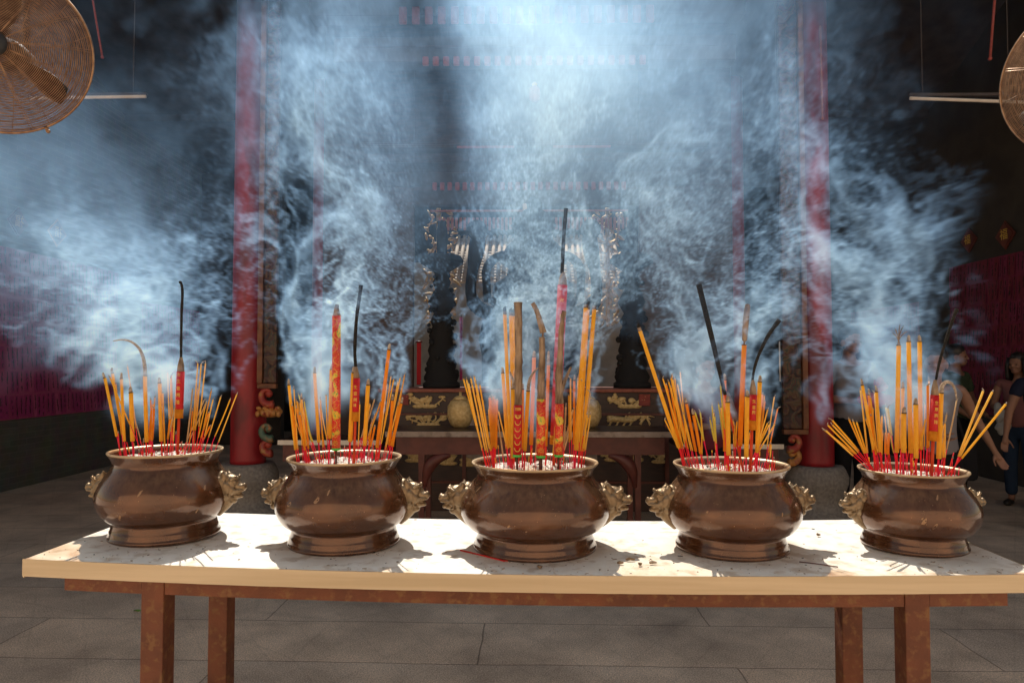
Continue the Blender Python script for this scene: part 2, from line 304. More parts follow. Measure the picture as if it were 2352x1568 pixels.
# ------------------------------------------------------------------ offering table
TA = R(-1.65); TC = Vector((-.005, 2.565, 0)); TL, TD, TZ = 1.585, .385, .85
TROT = Matrix.Rotation(TA, 3, 'Z')
def sag(x): return .026 * min(1, (x / TL) ** 2) + .003 - .003 * x / TL
def tl(x, y, z=0): return TC + TROT @ Vector((x, y, z))
t = thing('offering_table', 'long steel-topped table on rusty brown legs carrying five bronze burners', 'table', TC, TA)
NX = 40
def strip(x0, x1, y0, y1, z0, z1, n=NX, bev=0, rough=0):
    bm = B(); rings = []
    for i in range(n + 1):
        x = x0 + (x1 - x0) * i / n; d = sag(x)
        j = (rnd.random() - .5) * rough
        rings.append([bm.verts.new((x, y0 + j, z0 + d)), bm.verts.new((x, y1, z0 + d)), bm.verts.new((x, y1, z1 + d)), bm.verts.new((x, y0 + j, z1 + d))])
    for a, b in zip(rings, rings[1:]):
        for k in range(4): bm.faces.new((a[k], b[k], b[(k + 1) % 4], a[(k + 1) % 4]))
    bm.faces.new(rings[0]); bm.faces.new(rings[-1][::-1]); bmesh.ops.recalc_face_normals(bm, faces=bm.faces)
    return bm
obj('tabletop', strip(-TL + .004, TL - .004, -TD + .004, TD - .004, TZ - .05, TZ), M['steel'], t, smooth=False)
obj('edge_band', strip(-TL, TL, -TD, -TD + .0035, TZ - .053, TZ + .0012, n=80, rough=.0016), M['band'], t, smooth=False)
bm = B(); box(bm, -TL, -TL + .0035, -TD + .004, TD, TZ + sag(TL) - .053, TZ + sag(TL) + .0012); obj('edge_band', bm, M['band'], t, smooth=False)
bm = B(); box(bm, TL - .0035, TL, -TD + .004, TD, TZ + sag(TL) - .053, TZ + sag(TL) + .0012); obj('edge_band', bm, M['band'], t, smooth=False)
LX = [(-1.238, -1.163), (1.207, 1.282)]
yF0, yF1, yB0, yB1 = -TD + .075, -TD + .15, TD - .23, TD - .155
for (xa, xb) in LX:
    for (ya, yb) in ((yF0, yF1), (yB0, yB1)):
        bm = B(); box(bm, xa, xb, ya, yb, 0, TZ - .051 + sag((xa + xb) / 2), bev=.003); obj('leg', bm, M['rust'], t, smooth=False)
for (ya, yb) in ((yF0 + .004, yF1 - .004), (yB0 + .004, yB1 - .004)):
    for (xa, xb) in ((-1.5, -1.2395), (-1.1615, 1.2055), (1.2835, 1.52)):
        obj('apron_rail', strip(xa, xb, ya, yb, TZ - .118, TZ - .0515, n=24), M['rust'], t, smooth=False)
# ------------------------------------------------------------------ burners
PROF = [(.150, .0), (.2125, 0), (.215, .005), (.2135, .012), (.2085, .0145), (.2095, .0195), (.206, .0235), (.207, .029), (.2035, .033), (.2015, .043), (.199, .052), (.1985, .058), (.2, .061),
        (.213, .0655), (.2325, .078), (.2475, .096), (.2595, .12), (.263, .144), (.259, .167), (.248, .189), (.2355, .208), (.222, .225), (.209, .239), (.202, .251), (.2, .259), (.2025, .268), (.209, .28), (.218, .2905), (.2215, .296), (.2205, .2995), (.216, .3), (.2095, .295), (.203, .284), (.198, .27), (.196, .25), (.195, .235)]
def lion_head():
    """roaring beast head on a short thick neck, facing +X, base plane at x=0"""
    bm = B(); V = Vector
    def e(c, r, ry=0, rz=0): ball(bm, V(c), r, seg=18, rot=Euler((0, R(ry), R(rz))).to_matrix())
    e((-.016, 0, -.002), (.034, .046, .064)); e((.008, 0, -.016), (.04, .04, .056), 28); e((.03, 0, .018), (.04, .037, .033), 8)       # neck, throat, skull
    e((.062, 0, .006), (.036, .0215, .0165), 10); e((.089, 0, .006), (.013, .0165, .0125)); e((.052, 0, .026), (.03, .012, .011), 24)  # snout, nose, bridge
    e((.096, .0085, .003), .0066); e((.096, -.0085, .003), .0066); e((.091, 0, .0145), (.009, .010, .006))
    e((.046, 0, -.029), (.034, .0225, .0125), 6); e((.078, 0, -.029), (.0115, .0145, .0085)); e((.03, 0, -.04), (.034, .024, .02), 18); e((.04, 0, -.012), (.032, .0235, .016)); e((.066, 0, -.018), (.014, .012, .006))   # jaw, lip, chin
    for sgn in (1, -1):
        tube(bm, bez((.058, .009 * sgn, .038), (.062, .022 * sgn, .047), (.052, .034 * sgn, .042), (.036, .037 * sgn, .03), 10), [.005, .0065, .0075, .0075, .007, .0065, .006, .005, .004, .003], n=10)   # brow ridge
        e((.055, .0225 * sgn, .0255), (.009, .0075, .0075))                                                                            # eye
        tube(bm, bez((.094, .010 * sgn, -.006), (.075, .023 * sgn, -.008), (.058, .030 * sgn, -.004), (.046, .034 * sgn, -.016), 10), [.005, .0058, .006, .006, .006, .006, .006, .0055, .005, .003], n=8)   # upper lip
        tube(bm, bez((.048, .034 * sgn, -.012), (.034, .041 * sgn, -.016), (.034, .04 * sgn, -.036), (.054, .027 * sgn, -.034), 10), [.0055] * 9 + [.003], n=8)      # cheek curl
        e((.016, .035 * sgn, .0), (.028, .014, .026), 24); e((.036, .029 * sgn, -.008), (.024, .013, .02), 10)
        tube(bm, [V((.012, .022 * sgn, .034)), V((.004, .026 * sgn, .047)), V((.0, .029 * sgn, .057)), V((.003, .03 * sgn, .066))], [.018, .0145, .009, .002], n=12)     # ear
        e((-.012, .03 * sgn, .018), (.03, .02, .026)); e((-.01, .03 * sgn, -.03), (.03, .018, .03))
    tube(bm, [V((.034, 0, -.04)), V((.012, 0, -.058)), V((-.014, 0, -.08)), V((-.03, 0, -.1))], [.022, .026, .026, .02], n=14)
    return baked(bm, [('REMESH', dict(mode='VOXEL', voxel_size=.002)), ('SMOOTH', dict(factor=.5, iterations=5))])
HEAD = lion_head(); HEAD.name = 'lion_head'; HEAD.materials.clear(); HEAD.materials.append(M['brass'])
def ash_bm(r, z, seed):
    rr = random.Random(seed); bm = B(); rings = []
    ph = [rr.uniform(0, 6.28) for _ in range(8)]
    for k in range(15):
        q = r * k / 14
        ring = []
        for i in range(56):
            a = 2 * math.pi * i / 56; x, y = q * math.cos(a), q * math.sin(a)
            h = .006 * math.sin(28 * x + ph[0]) * math.sin(31 * y + ph[1]) + .004 * math.sin(67 * x + ph[2] + 20 * y) + .0035 * math.sin(85 * y + ph[3] - 30 * x) + rr.uniform(-.0022, .0022)
            h += .006 * (1 - (q / r) ** 2)
            ring.append(bm.verts.new((x, y, z + h)))
            if k == 0: break
        rings.append(ring)
    for i in range(56): bm.faces.new((rings[0][0], rings[1][i], rings[1][(i + 1) % 56]))
    for a, b in zip(rings[1:], rings[2:]):
        for i in range(56): bm.faces.new((a[i], b[i], b[(i + 1) % 56], a[(i + 1) % 56]))
    # flakes of burnt stick lying on the ash
    for _ in range(70):
        a = rr.uniform(0, 6.28); q = r * math.sqrt(rr.random()) * .93; x, y = q * math.cos(a), q * math.sin(a); b = rr.uniform(0, 3.14); l = rr.uniform(.006, .022)
        d = Vector((math.cos(b), math.sin(b), rr.uniform(-.2, .3))) * l
        tube(bm, [Vector((x, y, z + .009)) - d * .5, Vector((x, y, z + .009)) + d * .5], rr.uniform(.0012, .003), n=4, mi=1 if rr.random() < .22 else 0)
    return bm
MARKS = mat('scraped_patch', (.3, .17, .09), (.42, .27, .16), rough=.6, scale=120, metal=.4)
POTS = [dict(px=383, py=1225, s=.89, zs=1.045, rot=0, ly=-.01), dict(px=796, py=1244, s=.93, zs=1.035, rot=-4, ly=-.03), dict(px=1229, py=1256, s=1.03, zs=1.012, rot=-2, ly=-.035),
        dict(px=1674, py=1249, s=.905, zs=.985, rot=4, ly=-.035), dict(px=2088, py=1242, s=.79, zs=.89, rot=5, ly=-.03)]
for i, p in enumerate(POTS):
    d = CROT @ Vector(((p['px'] - CX) / F, -(p['py'] - CY) / F, -1.0))     # meets the long axis of the table
    ax_ = TROT @ Vector((1, 0, 0)); k_ = (d.x * TC.y - d.y * TC.x) / (d.y * ax_.x - d.x * ax_.y); lx = k_
    zt = TZ + sag(lx); loc = Vector((lx, p.get('ly', 0), zt + .0006))
    p['w'] = TC + TROT @ loc; S = p['s']; ZS = p['zs']; p['ash'] = p['w'].z + .272 * ZS; p['r'] = .19 * S
    t = thing('incense_burner', ['leftmost bronze incense burner with lion-head handles, on the left end of the table', 'second bronze burner from the left, a gold and red dragon stick in it', 'largest bronze burner, at the middle of the table, with the tallest red stick',
             'fourth bronze burner from the left, a leaning black charred stick in it', 'rightmost bronze burner with a lion mask turned to the viewer'][i], 'incense burner', p['w'], R(p['rot']) , 'bronze burners in a row on the table')
    t.scale = (S, S, ZS); p['t'] = t
    bm = B(); lathe(bm, PROF, n=96, cap=False)
    bmesh.ops.recalc_face_normals(bm, faces=bm.faces); body = bm
    # scrapes on the wall of the vessel: thin patches a hair proud of it
    rr = random.Random(77 + i)
    def rad_at(z):
        for (r0, z0), (r1, z1) in zip(PROF[12:28], PROF[13:29]):
            if z0 <= z <= z1: return r0 + (r1 - r0) * (z - z0) / max(1e-6, z1 - z0)
        return .24
    for _ in range(46):
        a0 = rr.uniform(-2.9, -.25) - R(p['rot']); z0 = rr.uniform(.1, .225); big = rr.random() < .07
        w = rr.uniform(.004, .009) if big else rr.uniform(.0007, .0022); hh = w * (rr.uniform(1, 2.2) if big else 1); n = 7; c = []
        for k in range(n):
            b = 2 * math.pi * k / n; q = rr.uniform(.45, 1); zz = z0 + hh * q * math.sin(b); aa = a0 + (w * q * math.cos(b) + (zz - z0) * .5) / .24
            r_ = rad_at(zz) + .0005; c.append(bm.verts.new((r_ * math.cos(aa), r_ * math.sin(aa), zz)))
        bm.faces.new(c).material_index = 1
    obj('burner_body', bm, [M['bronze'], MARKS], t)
    o = obj('ash_bed', ash_bm(.1985, .268, 30 + i), [M['ash'], M['char']], t)
    for sgn in (1, -1):
        h = bpy.data.objects.new('lion_head', HEAD); C.objects.link(h); h.parent = t
        h.location = (.247 * sgn, 0, .168); h.rotation_euler = (0, R(3), 0 if sgn > 0 else math.pi); h.scale = (.9, .92, .92)
# ------------------------------------------------------------------ incense
TIPS = []          # (point, strength) where smoke starts
def text_mesh(s, size):
    cu = bpy.data.curves.new('t', 'FONT'); cu.body = s; cu.size = size; cu.align_x = 'CENTER'; cu.align_y = 'CENTER'; cu.resolution_u = 2; cu.extrude = 0
    o = bpy.data.objects.new('t', cu); C.objects.link(o); dg = bpy.context.evaluated_depsgraph_get(); me = bpy.data.meshes.new_from_object(o.evaluated_get(dg)); bpy.data.objects.remove(o); return me
def wrap(bm, me, r, z, ang=-math.pi / 2, ox=0.):
    """lay flat artwork (x right, y up) on a vertical cylinder, facing -Y"""
    vs = [bm.verts.new((r * math.cos(ang + (v.co.x + ox) / r), r * math.sin(ang + (v.co.x + ox) / r), z + v.co.y)) for v in me.vertices]
    for p in me.polygons:
        try: bm.faces.new([vs[k] for k in p.vertices])
        except ValueError: pass
def along(a, b, t): return a + (b - a) * t
class Stick:
    """local frame: z runs from the ash (0) up along the stick"""
    def __init__(s, pot, top, bot, dy, tilt=0.):
        P = POTS[pot]; Y = P['w'].y + dy
        s.top = at(top[0], top[1], Y + tilt); s.bot = at(bot[0], bot[1], Y)
        d = (s.top - s.bot); k = (P['ash'] - .012 - s.bot.z) / d.z
        s.foot = s.bot + d * k
        # keep the foot inside the ash
        c = Vector((P['w'].x, P['w'].y)); f = Vector((s.foot.x, s.foot.y)) - c
        if f.length > P['r'] * .93:
            f2 = c + f.normalized() * P['r'] * .93; s.foot.x, s.foot.y = f2.x, f2.y
        ax = (s.top - s.foot); s.L = ax.length; s.b = (s.bot - s.foot).length; ax.normalize()
        x = Vector((1, 0, 0)); x = (x - ax * x.dot(ax)).normalized(); y = ax.cross(x)
        s.mat = Matrix((x, y, ax)).transposed().to_4x4(); s.mat.translation = s.foot
    def root(s, name, label, cat, group=None):
        o = bpy.data.objects.new(name, None); C.objects.link(o); o.matrix_world = s.mat; o.empty_display_size = .05
        return tag(o, label, cat, group)
def px2m(pot, w): return w / F * POTS[pot]['w'].y
def wig(z0, z1, n, amp, rr):
    a, b = rr.uniform(-amp, amp), rr.uniform(-amp, amp); ph = rr.uniform(0, 3)
    return [Vector((a * math.sin(ph + 2.2 * k / n) , b * math.sin(ph + 1 + 2.2 * k / n), z0 + (z1 - z0) * k / n)) for k in range(n + 1)]
cnt = [0] * 5
NTH = ['', 'first', 'second', 'third', 'fourth', 'fifth', 'sixth', 'seventh', 'eighth', 'ninth', 'tenth', 'eleventh', 'twelfth', 'thirteenth', 'fourteenth', 'fifteenth']
def thick(pot, top, bot, w, tip='ash', m='yellow', dy=0., tiplen=.022, stem=None, curl=None, label=None):
    rr = random.Random(hash((pot, top, w)) & 0xffff) if False else random.Random(int(top[0] * 31 + top[1] * 7 + w * 13))
    s = Stick(pot, top, bot, dy); r = px2m(pot, w * .93) / 2; cnt[pot] += 1
    desc = {'ash': 'with a straight grey ash tip', 'char': 'with a blackened tip', 'curl': 'with a curled tail of ash', 'blob': 'capped by a brown burnt blade', 'fray': 'with a frayed wisp on top', 'none': 'with a plain top'}[tip]
    o = s.root('incense_stick', label or f'thick incense stick {desc}, {NTH[cnt[pot]]} thick one in the {ORD[pot]} burner', 'incense stick', f'thick incense sticks in the {ORD[pot]} burner')
    bm = B(); tube(bm, [(0, 0, 0), (0, 0, s.b + .004)], max(.0022, r * .42), n=7); obj('red_stem', bm, M[stem or rr.choice(['redstick', 'redstick', 'pinkstick'])], o)
    tl_ = {'ash': tiplen, 'char': .026, 'curl': .0, 'blob': .0, 'fray': .014, 'none': 0}[tip]
    z1 = s.L - tl_
    bm = B(); tube(bm, wig(s.b, z1, 6, .0012, rr), r, n=10)
    if tip != 'char':
        tube(bm, [(0, 0, z1 - .001), (0, 0, z1 + .0015)], r * 1.04, n=10, mi=1)
    obj('incense_coat', bm, [M[m], M['char']], o)
    top_ = Vector((0, 0, s.L))
    bm = B()
    if tip == 'ash':
        tube(bm, [(0, 0, z1 + .001), (rr.uniform(-.0012, .0012), 0, z1 + tl_ * .55), (rr.uniform(-.002, .002), 0, s.L - .002), (rr.uniform(-.002, .002), 0, s.L)], [r * .9, r * .82, r * .6, r * .25], n=8); mt = M['ashtip']
    elif tip == 'char':
        tube(bm, [(0, 0, z1), (0, 0, z1 + tl_ * .5)], [r * 1.01, r * .98], n=10, mi=1)
        tube(bm, [(0, 0, z1 + tl_ * .5), (0, 0, s.L - .004), (0, 0, s.L)], [r, r * .95, r * .5], n=10); ball(bm, Vector((r * .3, 0, s.L)), r * .55, seg=7); mt = [M['char'], M['brownash']]
    elif tip in ('curl', 'blob'):
        pts = [s.mat.inverted() @ at(q[0], q[1], POTS[pot]['w'].y + dy) for q in curl]
        n = len(pts); P_ = []
        for k in range(n - 1):
            p0, p1, p2, p3 = pts[max(k - 1, 0)], pts[k], pts[k + 1], pts[min(k + 2, n - 1)]
            for j in range(5):
                u = j / 5; P_.append(.5 * ((2 * p1) + (p2 - p0) * u + (2 * p0 - 5 * p1 + 4 * p2 - p3) * u * u + (3 * p1 - p0 - 3 * p2 + p3) * u ** 3))
        P_.append(pts[-1]); m_ = len(P_)
        if tip == 'curl': rad = [r * (.88 * (1 - k / m_) ** .55 + .08) for k in range(m_)]
        else: rad = [r * (.35 if k < m_ * .12 else (.95 + .35 * math.sin(math.pi * k / m_)) * (.45 if k == m_ - 1 else 1)) for k in range(m_)]
        tube(bm, P_, rad, n=8); mt = M['ashtip'] if tip == 'curl' else M['brownash']; top_ = P_[-1]
    elif tip == 'fray':
        tube(bm, [(0, 0, z1), (.001, 0, s.L)], [r * .8, r * .5], n=8)
        for q in ((.018, .055), (-.012, .045), (.03, .036), (.006, .062), (-.02, .03)):
            tube(bm, bez((0, 0, s.L - .003), (q[0] * .1, 0, s.L + q[1] * .4), (q[0] * .4, .004, s.L + q[1] * .7), (q[0], .003, s.L + q[1]), 7), [.0016] * 6 + [.0007], n=4)
        mt = M['brownash']
    else: mt = None
    if mt: obj('ash_tip', bm, mt, o)
    else: bm.free()
    TIPS.append((s.mat @ top_, 1.0))
    return s
def thin(pot, top, bot, w=3.4, m='yellow', dy=None, tilt=0., ashl=None):
    rr = random.Random(int(top[0] * 17 + top[1] * 5 + bot[0]))
    if dy is None: dy = rr.uniform(-.12, .12) * POTS[pot]['s']
    s = Stick(pot, top, bot, dy, tilt); r = px2m(pot, w * .88) / 2
    if r < .0016: r = .0016
    lab = {'yellow': 'thin yellow incense stick on a red stem', 'orange': 'thin orange incense stick on a red stem', 'pale': 'thin pale lemon incense stick on a pink stem', 'tan': 'thin tan incense stick on a red stem'}[m]
    o = s.root('incense_stick', f'{lab}, standing in the {ORD[pot]} bronze burner', 'incense stick', f'{m} thin incense sticks in the {ORD[pot]} burner')
    bm = B(); tube(bm, [(0, 0, 0), (0, 0, s.b + .003)], max(.0013, r * .5), n=5); obj('red_stem', bm, M['pinkstick' if m == 'pale' or rr.random() < .3 else 'redstick'], o)
    al = ashl if ashl is not None else rr.uniform(.004, .016); z1 = s.L - al
    pts = wig(s.b, z1, 5, .0022, rr)
    bm = B(); tube(bm, pts, r, n=6); obj('incense_coat', bm, M[rr.choice(['yellow', 'yellow_b', 'yellow_c']) if m == 'yellow' else m], o)
    bm = B(); k = rr.uniform(-1, 1) * al * (1.2 if rr.random() < .3 else .25)
    tube(bm, [pts[-1], pts[-1] + Vector((k * .3, 0, al * .6)), pts[-1] + Vector((k, 0, al))], [r * .85, r * .7, r * .3], n=5); obj('ash_tip', bm, M['ashtip'], o)
    TIPS.append((s.mat @ Vector((0, 0, s.L)), .55)); return s
def core(bm, s, pot, dy, pts, w0, w1):
    P_ = [s.mat.inverted() @ at(q[0], q[1], POTS[pot]['w'].y + dy) for q in pts]; n = len(P_)
    Q = []
    for k in range(n - 1):
        p0, p1, p2, p3 = P_[max(k - 1, 0)], P_[k], P_[k + 1], P_[min(k + 2, n - 1)]
        for j in range(5):
            u = j / 5; Q.append(.5 * ((2 * p1) + (p2 - p0) * u + (2 * p0 - 5 * p1 + 4 * p2 - p3) * u * u + (3 * p1 - p0 - 3 * p2 + p3) * u ** 3))
    Q.append(P_[-1]); m = len(Q)
    rr = random.Random(m); tube(bm, Q, [px2m(pot, w0 + (w1 - w0) * k / (m - 1)) / 2 * rr.uniform(.88, 1.1) for k in range(m)], n=8)
    TIPS.append((s.mat @ Q[-1], 1.0))
def joss(pot, top, bot, w, label, style, dy=0., corepts=None, cw=(4, 4), crust=None, text=None, stem_w=5, ash_cone=None):
    """a fat wrapped stick. style: dragon, red (plain red with an orange foot), coins"""
    s = Stick(pot, top, bot, dy); r = px2m(pot, w) / 2
    o = s.root('joss_stick', label, 'joss stick', 'fat paper-wrapped joss sticks')
    bm = B(); tube(bm, [(0, 0, 0), (0, 0, s.b + .006)], px2m(pot, stem_w) / 2, n=8); obj('wooden_stem', bm, M['orangestem' if style == 'red' else 'redwood'], o)
    bm = B(); n = 14; tube(bm, [(0, 0, s.b), (0, 0, s.L)], r, n=20); obj('wrapper', bm, M['dragon'] if style == 'dragon' else M['redpaper'], o)
    bm = B()
    if style in ('dragon', 'coins'):
        tube(bm, [(0, 0, s.b - .004), (0, 0, s.b + .004)], r * 1.05, n=20); obj('foot_band', bm, M['green'], o)
    else:
        tube(bm, [(0, 0, s.b - .003), (0, 0, s.b + .03)], r * 1.03, n=20); obj('foot_band', bm, M['orange'], o)
    # gold print in relief
    bm = B(); h = s.L - s.b; rr_ = r * 1.03
    def art(pts, rad, z, closed=False):
        b2 = B(); tube(b2, [(x, y, 0) for x, y in pts], rad, n=5, closed=closed); me = bpy.data.meshes.new('a'); b2.to_mesh(me); b2.free()
        vs = [bm.verts.new(((r + .0002 + v.co.z) * math.cos(-math.pi / 2 + v.co.x / r), (r + .0002 + v.co.z) * math.sin(-math.pi / 2 + v.co.x / r), z + v.co.y)) for v in me.vertices]
        for p_ in me.polygons: bm.faces.new([vs[k] for k in p_.vertices])
        bpy.data.meshes.remove(me)
    if style == 'coins':
        for k in range(6):
            z = s.b + .022 + k * .0225
            art([(-.0105, .007), (-.008, -.002), (-.003, -.006), (.003, -.006), (.008, -.002), (.0105, .007)], .0016, z)
    elif style == 'dragon':
        z = s.b + .02
        art([(.0045 * math.cos(a), .0045 * math.sin(a)) for a in [k * .7 for k in range(9)]], .0011, z, True)
        for k in range(9):
            a = -.3 + k * .47; art([(.007 * math.cos(a), .007 * math.sin(a)), (.0115 * math.cos(a + .15), .0115 * math.sin(a + .15))], .0009, z)
        if h > .06:
            z = s.b + .05; art([(.0012 * q * math.cos(q), .0012 * q * math.sin(q)) for q in [k * .55 for k in range(14)]], .0009, z)
            for k in range(int((h - .07) / .045)):
                z = s.b + .085 + k * .045; sg = 1 if k % 2 else -1
                art([(sg * .011, -.012), (sg * .003, -.007), (-sg * .007, .002), (-sg * .004, .014), (sg * .006, .02)], .001, z)
    if text:
        for k, chs in enumerate(text):
            me = text_mesh(chs[0], chs[2]); wrap(bm, me, r + .0012, s.b + chs[1] * h, ox=0)
    obj('gold_print', bm, M['goldfoil'], o)
    if crust:
        bm = B(); core(bm, s, pot, dy, crust[0], crust[1], crust[2]); TIPS.pop()
        for v in bm.verts: v.co += Vector((rnd.uniform(-1, 1), rnd.uniform(-1, 1), 0)) * .0012
        obj('burnt_crust', bm, M['brownash'], o); TIPS.append((s.mat @ Vector((0, 0, s.L + .01)), .8))
        for extra in crust[3:]:
            bm = B(); core(bm, s, pot, dy, *extra); obj('burnt_fragment', bm, M['brownash'], o)
    if ash_cone:
        bm = B(); a = s.mat.inverted() @ at(ash_cone[0], ash_cone[1], POTS[pot]['w'].y + dy)
        tube(bm, [Vector((0, 0, s.L)), along(Vector((0, 0, s.L)), a, .45), a], [r * .93, r * .8, r * .35], n=12); obj('ash_collar', bm, M['brownash'], o)
    if corepts:
        bm = B(); core(bm, s, pot, dy, corepts, *cw); obj('charred_core', bm, M['char'], o)
    return s
# ---- leftmost burner
thick(0, (237, 855), (261, 1004), 7, dy=-.02); thick(0, (256, 844), (269, 1010), 7, dy=.02); thick(0, (278, 856), (286, 1013), 7, dy=-.04)
thick(0, (300, 888), (305, 1013), 10, dy=-.07); thick(0, (334, 863), (336, 1015), 9.5, 'curl', dy=-.03, curl=[(334, 863), (331, 830), (324, 808), (316, 796), (300, 784), (280, 780), (260, 783)])
thick(0, (366, 866), (371, 1013), 9, dy=-.06)
joss(0, (415, 853), (411, 958), 17, 'short red joss stick with a tall thin charred core, in the leftmost burner', 'red', dy=-.06, corepts=[(416, 822), (416, 790), (417, 720), (419, 672), (416, 650), (412, 649)], cw=(6, 6), stem_w=6, ash_cone=(416, 820),
     text=[('卍', .93, .014), ('生', .78, .016), ('意', .63, .016), ('興', .48, .016), ('隆', .33, .016)])
for a, b in (((454, 827), (444, 988)), ((462, 827), (449, 988)), ((473, 828), (457, 979)), ((508, 906), (479, 1004)), ((529, 913), (497, 1004)), ((547, 900), (501, 1016)), ((486, 890), (468, 988)),
             ((384, 852), (391, 982)), ((394, 853), (396, 980)), ((250, 860), (299, 975)), ((293, 835), (300, 990)), ((357, 905), (351, 1000)), ((490, 912), (470, 1000)), ((476, 920), (455, 1005)), ((265, 872), (272, 1000)), ((391, 860), (393, 990))):
    thin(0, a, b)
for a, b in (((351, 925), (346, 1010)), ((354, 932), (349, 1010)), ((348, 940), (343, 1010)), ((480, 945), (462, 1005)), ((484, 975), (466, 1010)), ((390, 955), (386, 1008)), ((395, 965), (392, 1012))):
    thin(0, a, b, w=5, m='orange')
for a, b in (((470, 915), (430, 1010)), ((474, 922), (437, 1008)), ((401, 930), (386, 1010))): thin(0, a, b, m='tan', w=3.6)
# ---- second burner
thick(1, (662, 870), (677, 1033), 7, dy=-.05); thick(1, (691, 902), (702, 1024), 6, dy=-.03); thick(1, (722, 842), (732, 1016), 8, dy=-.05); thick(1, (762, 835), (757, 1007), 9, dy=-.03)
thick(1, (813, 842), (804, 1014), 10.5, dy=-.09); thick(1, (846, 870), (838, 1023), 9.5, dy=-.08); thick(1, (895, 789), (866, 1028), 8.5, dy=-.04, m='orange')
thick(1, (902, 905), (903, 1023), 7, dy=-.02, m='orange'); thick(1, (925, 912), (910, 1028), 7, dy=-.05, m='orange'); thick(1, (918, 918), (905, 1026), 6, dy=.0, m='orange')
joss(1, (773, 725), (772, 1031), 19, 'tall red and gold dragon joss stick with a blackened top, in the second burner', 'dragon', dy=-.07, crust=([(773, 726), (773, 712), (774, 699)], 18, 7))
joss(1, (819, 868), (816, 965), 15, 'short red joss stick with a bent charred core, in the second burner', 'red', dy=-.1, corepts=[(817, 842), (815, 800), (819, 730), (826, 680), (829, 655)], cw=(7, 9), stem_w=6, ash_cone=(817, 840),
     text=[('生', .78, .015), ('意', .63, .015), ('興', .48, .015), ('隆', .36, .012)])
for a, b in (((674, 885), (684, 1030)), ((668, 935), (706, 1040)), ((680, 915), (700, 1020)), ((684, 920), (697, 1026)), ((734, 915), (752, 1010)), ((749, 905), (752, 1000)), ((876, 915), (846, 1010)), ((905, 868), (880, 1020)), ((914, 873), (885, 1025)), ((921, 865), (884, 1032)),
             ((898, 862), (876, 1015)), ((928, 872), (893, 1020)), ((931, 855), (900, 1025)), ((850, 925), (838, 1005)), ((688, 915), (694, 1022)), ((889, 880), (874, 1010)), ((911, 900), (889, 1020))):
    thin(1, a, b)
for a, b in (((671, 925), (684, 1033)), ((678, 930), (690, 1036)), ((700, 930), (708, 1030)), ((855, 960), (848, 1020)), ((862, 975), (850, 1025)), ((688, 945), (700, 1034))): thin(1, a, b, w=5.5, m='orange')
for a, b in (((697, 912), (717, 1014)), ((684, 900), (715, 1012)), ((692, 930), (719, 1016))): thin(1, a, b, m='pale', w=3.6)
for a, b in (((866, 940), (846, 1000)), ((861, 915), (835, 1000)), ((852, 928), (830, 1005))): thin(1, a, b, m='tan', w=4)
# ---- middle burner
thick(2, (1159, 706), (1172, 1027), 9, 'char', dy=-.02); thick(2, (1173, 709), (1180, 1035), 9, 'char', dy=.03); thick(2, (1180, 710), (1188, 1030), 8, 'char', dy=.06)
thick(2, (1154, 843), (1165, 1030), 8.5, dy=.05); thick(2, (1178, 893), (1177, 1052), 9, 'curl', dy=-.1, curl=[(1178, 893), (1179, 876), (1175, 864), (1171, 853)])
thick(2, (1213, 898), (1206, 1035), 9.5, 'curl', dy=-.08, curl=[(1213, 898), (1215, 878), (1222, 860), (1236, 844)])
thick(2, (1227, 806), (1220, 1021), 10, dy=.06, m='orange'); thick(2, (1260, 806), (1254, 1024), 8.5, dy=.05, m='orange', tiplen=.05); thick(2, (1347, 691), (1323, 1033), 11.5, 'char', dy=-.04)
thick(2, (1351, 694), (1330, 1035), 10, 'char', dy=.02); thick(2, (1366, 694), (1338, 1035), 10.5, 'char', dy=-.01); thick(2, (1319, 860), (1318, 1020), 6, dy=.05, m='orange'); thick(2, (1200, 880), (1200, 1030), 8, dy=.03, m='orange')
joss(2, (1292, 655), (1274, 1018), 23, 'tallest red joss stick with a black charred spike, in the middle burner', 'red', dy=.04, corepts=[(1291, 628), (1293, 580), (1296, 530), (1300, 479)], cw=(9, 9), stem_w=7, ash_cone=(1293, 625), text=[('卍', .9, .016), ('福', .8, .015)])
joss(2, (1190, 930), (1188, 1046), 18.5, 'red joss stick printed with gold ingots under a straight brown crust', 'coins', dy=-.13, crust=([(1190, 932), (1191, 860), (1191, 780), (1190, 694)], 17, 16.5), stem_w=5, text=[('招財', .92, .0125), ('進來', .78, .0125)])
joss(2, (1243, 916), (1242, 1048), 20, 'dragon joss stick with a broken leaning brown top, in the middle burner', 'dragon', dy=-.13, stem_w=8, crust=([(1243, 920), (1243, 880), (1245, 830), (1245, 774)], 19, 12, ([(1246, 776), (1248, 757)], 4, 4), ([(1248, 764), (1241, 740), (1232, 712), (1223, 696)], 15, 9)))
joss(2, (1285, 927), (1283, 1046), 19, 'dragon joss stick with a jagged forked brown crust, in the middle burner', 'dragon', dy=-.13, stem_w=5, crust=([(1285, 930), (1284, 870), (1287, 800), (1290, 750), (1296, 714)], 18, 9, ([(1288, 900), (1298, 872), (1312, 842)], 12, 4)))
